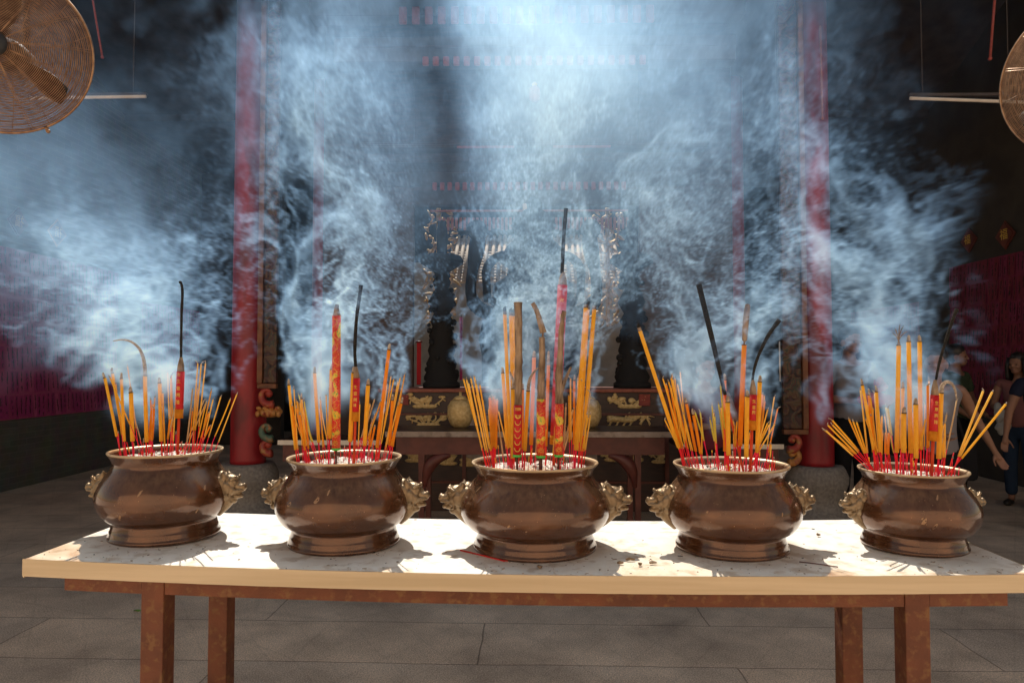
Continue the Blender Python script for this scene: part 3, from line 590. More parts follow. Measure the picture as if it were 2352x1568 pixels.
for a, b in (((1064, 868), (1096, 1030)), ((1071, 866), (1102, 1030)), ((1080, 863), (1115, 1035)), ((1088, 862), (1121, 1038)), ((1092, 872), (1124, 1030)), ((1101, 880), (1128, 1034)), ((1075, 878), (1108, 1034)), ((1108, 915), (1112, 1030)), ((1083, 880), (1116, 1034)), ((1145, 940), (1163, 1025)), ((1094, 905), (1127, 1036)),
             ((1310, 862), (1313, 1010)), ((1327, 868), (1322, 1012)), ((1349, 945), (1340, 1030)), ((1356, 945), (1345, 1033)), ((1330, 858), (1324, 1015)), ((1352, 952), (1342, 1035)), ((1306, 905), (1308, 1015)), ((1336, 870), (1331, 1015))):
    thin(2, a, b, w=4)
for a, b in (((1125, 908), (1130, 1024)), ((1132, 906), (1133, 1024)), ((1137, 908), (1136, 1026)), ((1129, 910), (1131, 1030)), ((1143, 915), (1138, 1030))): thin(2, a, b, w=7, m='orange', dy=.03)
for a, b in (((1141, 955), (1155, 1045)), ((1300, 925), (1296, 1020)), ((1318, 935), (1292, 1030)), ((1322, 945), (1296, 1034)), ((1357, 895), (1340, 1000))): thin(2, a, b, m='tan', w=4.4)
# ---- fourth burner
thick(3, (1465, 744), (1546, 1033), 9.5, 'char', dy=-.03); thick(3, (1665, 858), (1665, 1036), 8, dy=.0, m='orange'); thick(3, (1671, 909), (1673, 1045), 10.5, dy=-.1)
thick(3, (1709, 792), (1700, 1024), 11.5, 'blob', dy=-.04, curl=[(1709, 792), (1711, 770), (1713, 740), (1716, 712), (1718, 698)], m='orange'); thick(3, (1717, 896), (1714, 1050), 10.5, dy=-.11); thick(3, (1746, 862), (1739, 1039), 10, dy=-.08)
thick(3, (1574, 912), (1598, 1036), 7, dy=-.02, m='orange'); thick(3, (1590, 938), (1609, 1042), 7, dy=-.05, m='orange')
joss(3, (1730, 906), (1727, 985), 16, 'short red joss stick with a thin black core bending right, in the fourth burner', 'red', dy=-.09, corepts=[(1728, 874), (1733, 845), (1744, 812), (1766, 768), (1790, 735)], cw=(5, 10), stem_w=7, ash_cone=(1729, 872), text=[('生', .8, .014), ('意', .63, .014), ('興', .48, .014)])
s = Stick(3, (1605, 653), (1664, 900), -.06); o = s.root('charred_stick', 'long straight black charred stick leaning left out of the fourth burner', 'incense stick')
bm = B(); tube(bm, [(0, 0, 0), (0, 0, s.b)], .004, n=7); obj('red_stem', bm, M['orangestem'], o)
bm = B(); tube(bm, [(0, 0, s.b - .01), (.001, 0, (s.b + s.L) / 2), (0, 0, s.L)], [.006, .009, .0098], n=10); obj('charred_core', bm, M['char'], o); TIPS.append((s.top, 1.))
for a, b in (((1521, 864), (1555, 1030)), ((1539, 858), (1558, 1025)), ((1543, 856), (1563, 1030)), ((1549, 862), (1566, 1022)), ((1561, 850), (1578, 1020)), ((1556, 880), (1588, 1035)), ((1569, 945), (1590, 1035)), ((1535, 870), (1552, 1026)), ((1525, 960), (1553, 1036)),
             ((1764, 935), (1742, 1020)), ((1766, 965), (1738, 1030)), ((1781, 970), (1745, 1035)), ((1770, 972), (1741, 1028)), ((1756, 905), (1745, 1020)), ((1683, 962), (1685, 1020)), ((1687, 968), (1688, 1025)), ((1692, 965), (1690, 1028)), ((1773, 1015), (1768, 1050)), ((1545, 866), (1570, 1028)), ((1656, 930), (1664, 1015))):
    thin(3, a, b)
for a, b in (((1596, 941), (1616, 1012)), ((1606, 938), (1618, 1012)), ((1630, 955), (1642, 1012)), ((1635, 923), (1644, 1015)), ((1649, 921), (1662, 1009)), ((1640, 947), (1646, 1018)), ((1655, 880), (1664, 985))): thin(3, a, b, m='pale', w=3.8)
for a, b in (((1530, 880), (1560, 1030)), ((1752, 900), (1740, 1010)), ((1757, 915), (1743, 1015)), ((1550, 900), (1580, 1030)), ((1541, 885), (1556, 1030))): thin(3, a, b, w=5.5, m='orange')
# ---- rightmost burner
thick(4, (2064, 784), (2060, 1039), 10, 'fray', dy=-.05); thick(4, (2087, 770), (2092, 1040), 10, dy=-.05); thick(4, (2112, 770), (2115, 1032), 9.5, dy=-.04); thick(4, (2074, 876), (2070, 1030), 7.5, dy=.0)
thick(4, (2077, 934), (2075, 1039), 11, dy=-.09); thick(4, (2103, 914), (2104, 1052), 10.5, dy=-.1)
thick(4, (2162, 903), (2156, 1053), 11, 'curl', dy=-.09, curl=[(2162, 903), (2164, 886), (2174, 877), (2186, 881), (2194, 896), (2197, 916)])
thick(4, (1978, 870), (1986, 1042), 7, dy=-.05); thick(4, (2012, 885), (2014, 1040), 7, dy=-.06); thick(4, (1995, 892), (2006, 1038), 6.5, dy=-.02, m='orange')
joss(4, (2147, 907), (2143, 1010), 17, 'red joss stick with white characters and a long thin leaning core, in the rightmost burner', 'red', dy=-.1, corepts=[(2150, 872), (2157, 835), (2170, 790), (2188, 735), (2198, 710)], cw=(5, 8), stem_w=7, ash_cone=(2148, 872), text=[('生', .82, .014), ('意', .68, .014), ('興', .54, .014), ('隆', .4, .014)])
for a, b in (((2260, 893), (2202, 1048)), ((2281, 895), (2205, 1048)), ((2313, 924), (2208, 1052))): thin(4, a, b, w=5.5, dy=-.02, ashl=.008)
for a, b in (((1888, 981), (1962, 1042)), ((1899, 973), (1966, 1042)), ((1908, 969), (1970, 1039)), ((1905, 957), (1972, 1036)), ((1892, 984), (1960, 1046)), ((1949, 958), (1984, 1040)), ((1957, 962), (1988, 1040)), ((1967, 966), (1990, 1040)), ((1990, 920), (2012, 1038)), ((1989, 960), (2012, 1042)),
             ((2026, 952), (2024, 1040)), ((2018, 940), (2024, 1042)), ((2028, 985), (2026, 1045)), ((2008, 895), (2020, 1035)), ((1976, 890), (1990, 1040)), ((2097, 945), (2096, 1030)), ((2126, 960), (2112, 1030)), ((2133, 865), (2134, 1026)), ((2166, 968), (2166, 1050)), ((2171, 965), (2170, 1050)), ((2005, 935), (2010, 1040)), ((1998, 905), (2008, 1036))):
    thin(4, a, b, w=4.2)
for a, b in (((2032, 926), (2046, 998)), ((2038, 930), (2048, 1000)), ((2046, 995), (2054, 1040))): thin(4, a, b, m='pale', w=4.4)
for a, b in (((2036, 985), (2034, 1042)), ((2042, 990), (2040, 1044)), ((2000, 950), (2008, 1045)), ((2131, 880), (2130, 1028))): thin(4, a, b, w=6, m='orange')
# ---- a few more thin sticks behind, and the burnt-down stubs nobody would count
for i, P in enumerate(POTS):
    rr = random.Random(500 + i); cx = P['px']; hw = 112 * P['s'] * (1.12 if i in (0, 4) else 1)
    for k in range(7):
        u = rr.uniform(-.92, .92); bx = cx + u * hw; L_ = rr.uniform(55, 135); by = 1022 + (25 if i > 1 else 8) - rr.uniform(0, 22)
        thin(i, (bx + u * rr.uniform(5, 30) + rr.uniform(-8, 8), by - L_), (bx, by), w=rr.choice([3, 3.4, 4]), m=rr.choice(['yellow', 'yellow', 'orange', 'tan']), dy=rr.uniform(-.06, .14) * P['s'])
    bm = B()
    for k in range(52):
        a = rr.uniform(0, 2 * math.pi); q = P['r'] * .93 * math.sqrt(rr.random()); f = Vector((P['w'].x + q * math.cos(a), P['w'].y + q * math.sin(a), P['ash'] - .01))
        h = rr.uniform(.012, .06) if rr.random() < .75 else rr.uniform(.05, .11)
        d = Vector((math.cos(a) * q * .5 / P['r'] * .35 + rr.uniform(-.12, .12), rr.uniform(-.12, .12), 1)).normalized()
        if rr.random() < .3: f = f + Vector((rr.uniform(-.01, .01), 0, 0))
        tube(bm, [f, f + d * h], rr.uniform(.0009, .0016), n=4, mi=rr.choice([0, 0, 0, 1, 1]))
        if rr.random() < .35: tube(bm, [f + d * h, f + d * (h + rr.uniform(.006, .022))], .0021, n=4, mi=rr.choice([2, 3]))
    o = obj('incense_stubs', bm, [M['redstick'], M['pinkstick'], M['yellow'], M['ashtip']])
    tag(o, f'burnt-down red and pink incense stubs crowded in the {ORD[i]} burner', 'incense stubs', kind='stuff')
# ---- litter on the table
def ontable(px, py, up=.0):
    d = CROT @ Vector(((px - CX) / F, -(py - CY) / F, -1.0)); zt = TZ
    for _ in range(3):
        q = CAM + d * ((zt - CAM.z) / d.z); lx = (TROT.transposed() @ (q - TC)).x; zt = TZ + sag(lx)
    q.z = zt + .0025 + up; return q
for a, b, lab in (((1057, 1265), (1166, 1289), 'pair of fallen red incense sticks lying left of the middle burner foot'), ((1836, 1291), (1925, 1303), 'thin dark fallen stick lying right of the fourth burner')):
    A_, B_ = ontable(*a), ontable(*b); o = thing('fallen_stick', lab, 'incense stick', A_); bm = B()
    if 'red' in lab:
        tube(bm, [Vector((0, 0, .0005)), B_ - A_], .0022, n=6); tube(bm, [Vector((0, .006, .0005)), B_ - A_ + Vector((-.01, -.003, 0))], .0022, n=6)
    else: tube(bm, [Vector(), (B_ - A_) * .5 + Vector((0, 0, .001)), B_ - A_], .0018, n=6)
    obj('stick_shaft', bm, M['redstick' if 'red' in lab else 'redwood'], o)
bm = B(); rr = random.Random(9)
for k in range(430):
    x, y = rr.uniform(-TL + .03, TL - .03), rr.uniform(-TD + .012, TD - .01)
    if rr.random() < .75: x = rr.choice([(TROT.transposed() @ (P['w'] - TC)).x for P in POTS]) + rr.gauss(.05, .17); y = rr.uniform(-TD + .012, -.12)
    if abs(x) > TL - .02: continue
    q = TC + TROT @ Vector((x, y, TZ + sag(x) + .001)); sz = rr.choice([.0012, .0015, .002, .0035]) * rr.uniform(.6, 1.4)
    rot = Matrix.Rotation(rr.uniform(0, 6.28), 3, 'Z') @ Matrix.Rotation(rr.uniform(-.3, .3), 3, 'X')
    bmesh.ops.create_icosphere(bm, subdivisions=1, radius=1, matrix=Matrix.Translation(q) @ rot.to_4x4() @ Matrix.Diagonal((sz * rr.uniform(.8, 2.6), sz, sz * .4, 1)))
for f in bm.faces: f.material_index = 0 if (f.index * 7) % 3 else 1
bm.faces.index_update()
for f in bm.faces: f.material_index = 0 if (f.index // 20) % 9 else 1
tag(obj('ash_crumbs', bm, [M['ashtip'], M['char']]), 'pale ash and charcoal crumbs scattered over the table top', 'crumbs', kind='stuff')
for k, (px, py, l, ang, lab) in enumerate(((1263, 1292, .018, .2, 'small burnt crumb against the front of the middle burner foot'), (1240, 1306, .016, .4, 'dark burnt chip at the table edge below the middle burner'), (1425, 1297, .02, .1, 'dark brown bark-like chip right of the middle burner'), (1448, 1289, .028, .05, 'long grey burnt piece in the shadow right of the middle burner'),
                  (1500, 1296, .026, .3, 'crumpled pale ash lump between the middle and fourth burners'), (1685, 1288, .05, .05, 'flat grey ash flake in front of the fourth burner'), (1880, 1232, .014, .5, 'burnt crumb on the back edge of the table beside the fourth burner'), (1471, 1300, .012, .9, 'tiny charcoal bit near the edge right of the middle burner'))):
    q = ontable(px, py); rr = random.Random(k); o = thing('ash_piece', lab, 'ash', q, ang); bm = B()
    tube(bm, [(-l / 2, 0, .004), (-l * .1, .003, .005), (l / 2, -.001, .004)], [.003, .0055, .003], n=7)
    for v in bm.verts: v.co += Vector((rr.uniform(-1, 1), rr.uniform(-1, 1), rr.uniform(-.4, 1))) * .0016
    obj('burnt_chip', bm, M['brownash' if k != 4 else 'ashtip'], o)
# ------------------------------------------------------------------ temple hall
HX, HY0, EAVE, RB = 6.2, 5.9, 4.75, 10.6        # half width, front of the roof, eave height, back of the roof
hall = thing('temple_hall', 'dark smoke-filled temple hall with red pillars behind the offering table', 'temple', (0.03, HY0, 0))
def hb(name, x0, x1, y0, y1, z0, z1, m, bev=0., parent=None):
    bm = B(); box(bm, x0 - .03, x1 - .03, y0 - HY0, y1 - HY0, z0, z1, bev); return obj(name, bm, m, parent or hall, smooth=False)
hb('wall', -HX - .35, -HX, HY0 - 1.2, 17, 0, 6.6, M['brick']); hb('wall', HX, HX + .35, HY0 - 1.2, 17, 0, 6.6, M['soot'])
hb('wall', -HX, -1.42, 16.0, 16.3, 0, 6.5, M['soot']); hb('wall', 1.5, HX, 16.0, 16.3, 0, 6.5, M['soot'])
# roof: sloping slab with ridge, purlins below
bm = B()
for (ya, za, yb, zb) in ((HY0, EAVE, 8.2, 6.5), (8.2, 6.5, RB, 5.4)):
    v = [bm.verts.new((x, y - HY0, z)) for (x, y, z) in ((-HX - .5, ya, za), (HX + .5, ya, za), (HX + .5, yb, zb), (-HX - .5, yb, zb), (-HX - .5, ya, za + .22), (HX + .5, ya, za + .22), (HX + .5, yb, zb + .22), (-HX - .5, yb, zb + .22))]
    for q in ((0, 3, 2, 1), (4, 5, 6, 7), (0, 1, 5, 4), (2, 3, 7, 6), (1, 2, 6, 5), (3, 0, 4, 7)): bm.faces.new([v[k] for k in q])
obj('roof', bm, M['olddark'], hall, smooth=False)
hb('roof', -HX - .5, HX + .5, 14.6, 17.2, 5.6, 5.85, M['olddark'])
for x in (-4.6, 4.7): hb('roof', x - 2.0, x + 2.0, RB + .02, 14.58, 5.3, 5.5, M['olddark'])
# pillars with stone drums
PR = .16
def pillar(x, y, r, lab):
    bm = B(); x -= .03; lathe(bm, [(r * 1.03, .56), (r * 1.03, .6), (r * 1.02, 1.2), (r, 2.6), (r * .97, 5.3)], n=40, c=(x, y - HY0, 0)); p = obj('pillar', bm, M['redlacq'], hall); p['label'] = lab
    bm = B(); lathe(bm, [(r * 2.0, 0), (r * 2.0, .1), (r * 1.82, .13), (r * 1.5, .17), (r * 1.42, .25), (r * 1.62, .33), (r * 1.78, .4), (r * 1.8, .46), (r * 1.62, .53), (r * 1.5, .56), (r * 1.05, .561)], n=40, c=(x, y - HY0, 0)); obj('stone_base', bm, M['granite'], p)
pillar(-2.67, 6.76, PR, 'tall red front pillar on the left'); pillar(2.78, 6.7, PR, 'tall red front pillar on the right')
pillar(-2.66, 9.2, .14, 'red rear pillar on the left'); pillar(2.78, 9.2, .14, 'red rear pillar on the right')
# tie beams with red carved blocks
def beam(px0, px1, py, Y, h, blocks, bh):
    a, b = at(px0, py, Y), at(px1, py, Y); bm = B(); box(bm, a.x - .9, b.x + .9, Y - HY0, Y - HY0 + .22, a.z, a.z + h, .01); o = obj('beam', bm, M['olddark'], hall, smooth=False)
    bm = B(); n = blocks
    for k in range(n):
        x = a.x + (b.x - a.x) * (k + .5) / n; w = (b.x - a.x) / n * .3
        box(bm, x - w, x + w, Y - HY0 - .05, Y - HY0 - .002, a.z - bh * .6, a.z + bh * .4, .012)
    obj('bracket_row', bm, M['redcord'], o, smooth=False)
    bm = B(); box(bm, a.x - .8, b.x + .8, Y - HY0 - .012, Y - HY0 - .003, a.z + h * .55, a.z + h * .55 + .02); obj('moulding', bm, M['darkwood'], o, smooth=False)
beam(905, 1500, 36, 6.9, .34, 20, .17); beam(960, 1480, 142, 7.0, .26, 22, .09); beam(985, 1435, 428, 8.6, .3, 26, .1); beam(1000, 1440, 340, 7.9, .07, 2, .01)
# shrine front: posts and lintel round the rear doorway
for (x0, x1, px) in ((-2.5, -1.36, 0), (1.44, 2.6, 0)):
    hb('shrine_screen', x0, x1, 8.62, 8.7, 0, 6.4, M['darkwood'], .01)
a = at(1215, 470, 8.6); hb('lintel', -1.36, 1.44, 8.6, 8.72, a.z, a.z + .18, M['olddark'])
hb('shrine_screen', -1.36, 1.44, 8.62, 8.7, a.z + .18, 6.4, M['darkwood'])
a = at(1215, 486, 8.58); hb('gilt_rail', -1.15, 1.3, 8.57, 8.6, a.z, a.z + .022, M['maroonedge'])
a = at(1208, 483, 8.55); hb('lintel_block', a.x - .04, a.x + .04, 8.52, 8.565, a.z, a.z + .08, M['cream'], .006)
bm = B(); a, b = at(1000, 500, 8.6), at(1440, 500, 8.6)
for k in range(46):
    x = a.x + (b.x - a.x) * (k + .5) / 46; box(bm, x - .016, x + .016, 8.6 - HY0, 8.63 - HY0, a.z - .12 - .04 * abs(math.sin(k * .7)), a.z)
obj('fretwork', bm, M['maroonedge'], hall, smooth=False)
# dark doorways and posts on the sides
for (px0, px1, py, Y) in ((268, 332, 225, 12.0), (2120, 2180, 235, 11.4)):
    a, b = at(px0, py, Y), at(px1, py, Y); hb('doorway', a.x, b.x, Y, Y + .05, 0, a.z, M['black'])
    hb('door_post', a.x - .13, a.x - .002, Y - .06, Y + .06, 0, a.z, M['olddark']); hb('door_post', b.x + .002, b.x + .13, Y - .06, Y + .06, 0, a.z, M['redwood'])
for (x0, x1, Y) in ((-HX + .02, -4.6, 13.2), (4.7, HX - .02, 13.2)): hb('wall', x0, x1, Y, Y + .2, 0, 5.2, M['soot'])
# ---- long couplet boards beside the front pillars, with painted carvings under them
for (px0, px1, pxe0, pxe1, ytop, ybot, lab, mir) in ((612, 642, 599, 611, 235, 880, 'carved board with thin orange edge beside the left front pillar', 1), (1790, 1833, 1834, 1846, 262, 985, 'carved dark board with orange edge beside the right front pillar', -1)):
    Y = 6.55; a, b, e0, e1, bt = at(px0, ytop, Y), at(px1, ytop, Y), at(pxe0, ytop, Y), at(pxe1, ytop, Y), at(px0, ybot, Y)
    o = thing('couplet_board', lab, 'carved board', ((a.x + b.x) / 2, Y, bt.z)); X = o.location.x; H = a.z - bt.z + 1.6
    bm = B(); box(bm, a.x - X, b.x - X, 0, .05, 0, H, .01); obj('carved_panel', bm, M['carve'], o, smooth=False)
    bm = B(); box(bm, e0.x - X, e1.x - X, -.02, .06, 0, H, .006); obj('edge_strip', bm, M['boardedge'], o, smooth=False)
    bm = B(); box(bm, min(a.x, e0.x) - X, max(b.x, e1.x) - X, -.01, .055, -.05, -.004, .006); obj('foot_rail', bm, M['boardedge'], o, smooth=False)
    # ornament of stacked scrolls hugging the pillar foot
    cx = (at(620, 960, 6.6) if mir > 0 else at(1815, 960, 6.6)).x; o = thing('painted_carving', 'stack of red, orange and green painted scrolls beside the ' + ('left' if mir > 0 else 'right') + ' front pillar', 'carving', (cx, 6.6, .56))
    zt = bt.z - .1 - .56
    parts = [('scroll', zt, .11, 'ornred'), ('mask', zt - .17, .12, 'ornorange'), ('scroll', zt - .33, .1, 'orngreen'), ('scroll', zt - .48, .085, 'ornred')] if mir > 0 else [('scroll', zt, .1, 'ornred'), ('scroll', zt - .13, .09, 'ornorange'), ('mask', zt - .29, .12, 'orngreen'), ('mask', zt - .42, .12, 'ornred'), ('scroll', zt - .58, .11, 'ornorange')]
    for (nm, z, r, mm) in parts:
        if z < .02: continue
        bm = B()
        if nm == 'scroll':
            tube(bm, [(r * q * math.cos(q * 5.2) * mir, -.03 - .02 * q, z + r * q * math.sin(q * 5.2)) for q in [.15 + .85 * k / 20 for k in range(21)]], [.012 + .028 * k / 20 for k in range(21)], n=8); ball(bm, (0, -.03, z), .035, seg=9)
        else:
            ball(bm, (0, 0, z), (r, .06, .055), seg=14)
            for k in range(5): ball(bm, ((k - 2) * r * .42, -.05, z - .02 + .012 * (k % 2)), (.024, .02, .03), seg=8)
            for k in range(4): ball(bm, ((k - 1.5) * r * .5, -.045, z + .035), (.028, .02, .02), seg=8)
        obj(nm, bm, M[mm], o)
# ------------------------------------------------------------------ paper walls and plaques
def paper_wall(side, y0, y1, z0, z1, mats, label, rows, cols, x=None):
    xw = side * (HX - .012); o = thing('prayer_paper_panel', label, 'paper panel', (xw, (y0 + y1) / 2, z0)); rr = random.Random(int(abs(y0 * 10)))
    bm = B(); box(bm, -.004, .004, -(y1 - y0) / 2, (y1 - y0) / 2, 0, z1 - z0); obj('backing', bm, M[mats[1]], o, smooth=False)
    bm = B(); ink = B()
    for r in range(rows):
        h = (z1 - z0) / rows
        for c in range(cols):
            w = (y1 - y0) / cols; yc = -(y1 - y0) / 2 + (c + .5) * w + rr.uniform(-.1, .1) * w; zt = h * (r + 1) - rr.uniform(0, .04) * h; zb = zt - h * rr.uniform(.86, 1.02); zb = max(zb, .0)
            lift = rr.uniform(.004, .03); sx = -side; ww = w * rr.uniform(.36, .47)
            v = [bm.verts.new(p) for p in ((sx * .007, yc - ww, zt), (sx * .007, yc + ww, zt), (sx * (.007 + lift), yc + ww + rr.uniform(-.2, .2) * w, zb), (sx * (.007 + lift), yc - ww + rr.uniform(-.2, .2) * w, zb))]
            f = bm.faces.new(v); f.material_index = rr.choice([0, 0, 1])
            # column of brushed characters
            for k in range(7):
                t_ = (k + 1) / 8.5; p = v[0].co.lerp(v[3].co, t_).lerp(v[1].co.lerp(v[2].co, t_), .5); g = .16 * w; p = p + Vector((sx * .002, 0, 0))
                if rr.random() < .75:
                    for q in range(2):
                        dy, dz = rr.uniform(-g, g) * .5, rr.uniform(-.02, .02); l = rr.uniform(.5, 1) * g
                        vv = [ink.verts.new(p + Vector((0, dy + a * (l if q else .006), dz + b * (.005 if q else .022)))) for a, b in ((-1, -1), (1, -1), (1, 1), (-1, 1))]; ink.faces.new(vv)
    obj('paper_slips', bm, [M[mats[0]], M[mats[1]]], o, smooth=False)['kind'] = 'stuff'; obj('brushed_writing', ink, M['ink'], o, smooth=False)['kind'] = 'stuff'
paper_wall(-1, 8.05, 10.5, .85, 2.92, ('pinkpaper', 'pinkpaper2'), 'near magenta panel of hanging prayer papers on the left brick wall', 7, 30)
paper_wall(-1, 11.2, 14.9, .85, 2.54, ('pinkpaper2', 'pinkpaper'), 'far faded magenta panel of prayer papers behind the left pillar', 6, 34)
paper_wall(1, 7.4, 10.16, .85, 2.92, ('maroonpaper', 'maroonpaper2'), 'near maroon panel of hanging prayer papers on the right wall', 7, 34)
paper_wall(1, 10.96, 14.2, .85, 2.5, ('maroonpaper2', 'maroonpaper'), 'far maroon panel of prayer papers behind the right pillar', 6, 34)
for (side, px, py, hh, lab) in ((1, 2310, 540, .36, 'red diamond plaque with gold character high on the right wall, nearer the camera'), (1, 2226, 552, .34, 'dim red diamond plaque farther along the right wall'), (-1, 40, 510, .36, 'red diamond plaque with gold character at the far left edge of the left wall'), (-1, 130, 535, .36, 'orange-red diamond plaque farther along the left wall')):
    xw = side * (HX - .02); d = CROT @ Vector(((px - CX) / F, -(py - CY) / F, -1.0)); q = CAM + d * (xw / d.x)
    o = thing('diamond_plaque', lab, 'plaque', q, group='diamond plaques'); bm = B()
    for dx, mi, k in ((0, 0, 1.), (-side * .012, 1, .84)):
        vs = [bm.verts.new((dx - side * .01 * e, k * hh * .52 * math.cos(a), k * hh * .52 * math.sin(a))) for e in (0, 1) for a in (0, math.pi / 2, math.pi, 3 * math.pi / 2)]
        for a in range(4): bm.faces.new((vs[a], vs[(a + 1) % 4], vs[4 + (a + 1) % 4], vs[4 + a])).material_index = mi
        bm.faces.new(vs[4:]).material_index = mi; bm.faces.new(vs[:4][::-1]).material_index = mi
    bmesh.ops.recalc_face_normals(bm, faces=bm.faces); obj('board', bm, [M['ornorange'] if 'orange' in lab else M['redwood'], M['redwood']], o, smooth=False)
    me = text_mesh('福', hh * .42); bm = B(); vs = [bm.verts.new((-side * .026, v.co.x * -side * -1 if side < 0 else -v.co.x, v.co.y)) for v in me.vertices]
    for p_ in me.polygons:
        try: bm.faces.new([vs[k] for k in p_.vertices])
        except ValueError: pass
    obj('gold_character', bm, M['goldfoil'], o, smooth=False)
# ------------------------------------------------------------------ rear courtyard seen through the shrine
rear = thing('rear_hall', 'sunlit rear hall with rows of pale roof tiles glimpsed behind the altar', 'building', (0, 12.2, 0))
def rslope(t): return (t * 1.3, 3.0 + t * 1.02)
bm = B()
for k in range(-11, 16):
    x = k * .115 + .02 * math.sin(k * 7.3)
    tube(bm, [(x, *rslope(0)), (x, *rslope(1))], .034, n=8)
for r in range(16):
    y0, z0 = rslope(r / 16); y1, z1 = rslope((r + 1) / 16)
    v = [bm.verts.new(p) for p in ((-1.36, y0, z0 - .012), (1.78, y0, z0 - .012), (1.78, y1, z1 - .035), (-1.36, y1, z1 - .035))]; bm.faces.new(v)
    v = [bm.verts.new(p) for p in ((-1.36, y0, z0 - .05), (1.78, y0, z0 - .05), (1.78, y0, z0 - .012), (-1.36, y0, z0 - .012))]; bm.faces.new(v)
obj('tiled_roof', bm, M['tile'], rear)
bm = B(); box(bm, -3, 3, .55, .7, 0, 3.4); obj('wall', bm, M['greywall'], rear, smooth=False)
bm = B(); box(bm, -3.2, 3.2, 3.3, 3.5, 3.0, 5.55); obj('upper_wall', bm, M['soot'], rear, smooth=False)
bm = B(); box(bm, -.75, .8, .5, .545, 0, 2.3, .01); obj('door_panel', bm, M['darkwood'], rear, smooth=False)
rr = random.Random(4)
for sgn in (1, -1):
    bm = B(); tube(bm, [(sgn * 1.42, -.55, 2.15 + .1 * k) for k in range(21)], .035, n=8)
    for k in range(110):
        z = 2.2 + k * .0172; q = (sgn * (1.38 + .2 * math.sin(k * .9) + rr.uniform(-.09, .09)), -.55 + rr.uniform(-.04, .04), z)
        ball(bm, q, (rr.uniform(.03, .11), .04, rr.uniform(.012, .035)), seg=7, rot=Euler((0, rr.uniform(-1.5, 1.5), 0)).to_matrix())
    obj('gilded_spandrel', bm, M['gold'], rear)
# ------------------------------------------------------------------ altar furniture
def table(name, lab, px0, px1, pyt, Y, depth, legs, m='redwood', top='cream', th=.05, group=None, leg_w=.07):
    a, b = at(px0, pyt, Y), at(px1, pyt, Y); o = thing(name, lab, 'altar table', ((a.x + b.x) / 2, Y, 0), group=group); X = o.location.x; z = a.z; hw = (b.x - a.x) / 2
    bm = B(); box(bm, -hw, hw, 0, depth, z - th, z, .006); obj('tabletop', bm, M[top[0]], o, smooth=False)
    bm = B(); box(bm, -hw, hw, -.006, -.001, z - th, z - .001); obj('edge_band', bm, M[top[1]], o, smooth=False)
    bm = B(); box(bm, -hw * .93, hw * .93, .04, .07, z - th - .16, z - th - .002); obj('apron', bm, M[m], o, smooth=False)
    for lx in legs:
        for ly in (.05, depth - .12):
            bm = B(); tube(bm, [(lx - X, ly + .03, 0), (lx - X, ly + .03, .06), (lx - X, ly + .03, z - .5), (lx - X, ly + .03, z - th - .002)], [leg_w * .75, leg_w * .5, leg_w * .5, leg_w * .62], n=4); obj('leg', bm, M[m], o, smooth=False)
    for lx, sg in zip(legs, (1, -1)):
        bm = B(); P_ = bez((lx - X + sg * .03, .055, z - .5), (lx - X + sg * .04, .055, z - .3), (lx - X + sg * .1, .055, z - .24), (lx - X + sg * .26, .055, z - .215), 9); tube(bm, P_, [.02, .03, .045, .055, .06, .055, .045, .035, .02], n=6); obj('bracket', bm, M[m], o)
    return o, z
M['edge'] = mat('worn_pale_edge', (.25, .19, .15), (.36, .29, .24), rough=.5, scale=14, metal=.2, c3=(.14, .1, .08), s3=9)
M['brightedge'] = mat('bright_metal_edge', (.5, .46, .4), (.62, .58, .52), rough=.35, metal=.4, scale=8)
tb, tz = table('altar_table', 'wide dark red altar table with a worn pale edge in front of the gilded cabinet', 885, 1552, 990, 6.2, .62, (at(968, 1000, 6.25).x, at(1465, 1000, 6.25).x), top=('darkwood', 'edge'), th=.05)
table('side_table', 'low red side table with a bright metal edge beside the left pillar', 638, 876, 1010, 6.5, .5, (at(676, 1000, 6.5).x, at(850, 1000, 6.5).x), top=('darkwood', 'brightedge'), th=.045, group='side tables')
table('side_table', 'low red side table with a dull metal edge beside the right pillar', 1562, 1800, 1019, 6.5, .5, (at(1590, 1000, 6.5).x, at(1775, 1000, 6.5).x), top=('darkwood', 'brightedge'), th=.045, group='side tables')
# gilded cabinet
Y = 7.25; a, b = at(876, 892, Y), at(1534, 892, Y); cab = thing('altar_cabinet', 'dark lacquer altar cabinet with gilded flower and animal panels', 'cabinet', ((a.x + b.x) / 2, Y, 0)); CXX = cab.location.x; CZ = a.z; hw = (b.x - a.x) / 2
bm = B(); box(bm, -hw, hw, 0, .6, 0, CZ - .04); obj('cabinet_body', bm, M['darkwood'], cab, smooth=False)
bm = B(); box(bm, -hw - .03, hw + .03, -.05, .63, CZ - .038, CZ, .008); obj('cabinet_top', bm, M['maroonedge'], cab, smooth=False)
for z in (.30, .62, .78, 1.0): 
    bm = B(); box(bm, -hw, hw, -.022, -.002, z - .012, z + .012, .003); obj('rail', bm, M['redwood'], cab, smooth=False)
for x in (-hw + .02, -.62, .62, hw - .02, -.32, .32):
    bm = B(); box(bm, x - .02, x + .02, -.027, -.024, .02, CZ - .05); obj('stile', bm, M['redwood'], cab, smooth=False)
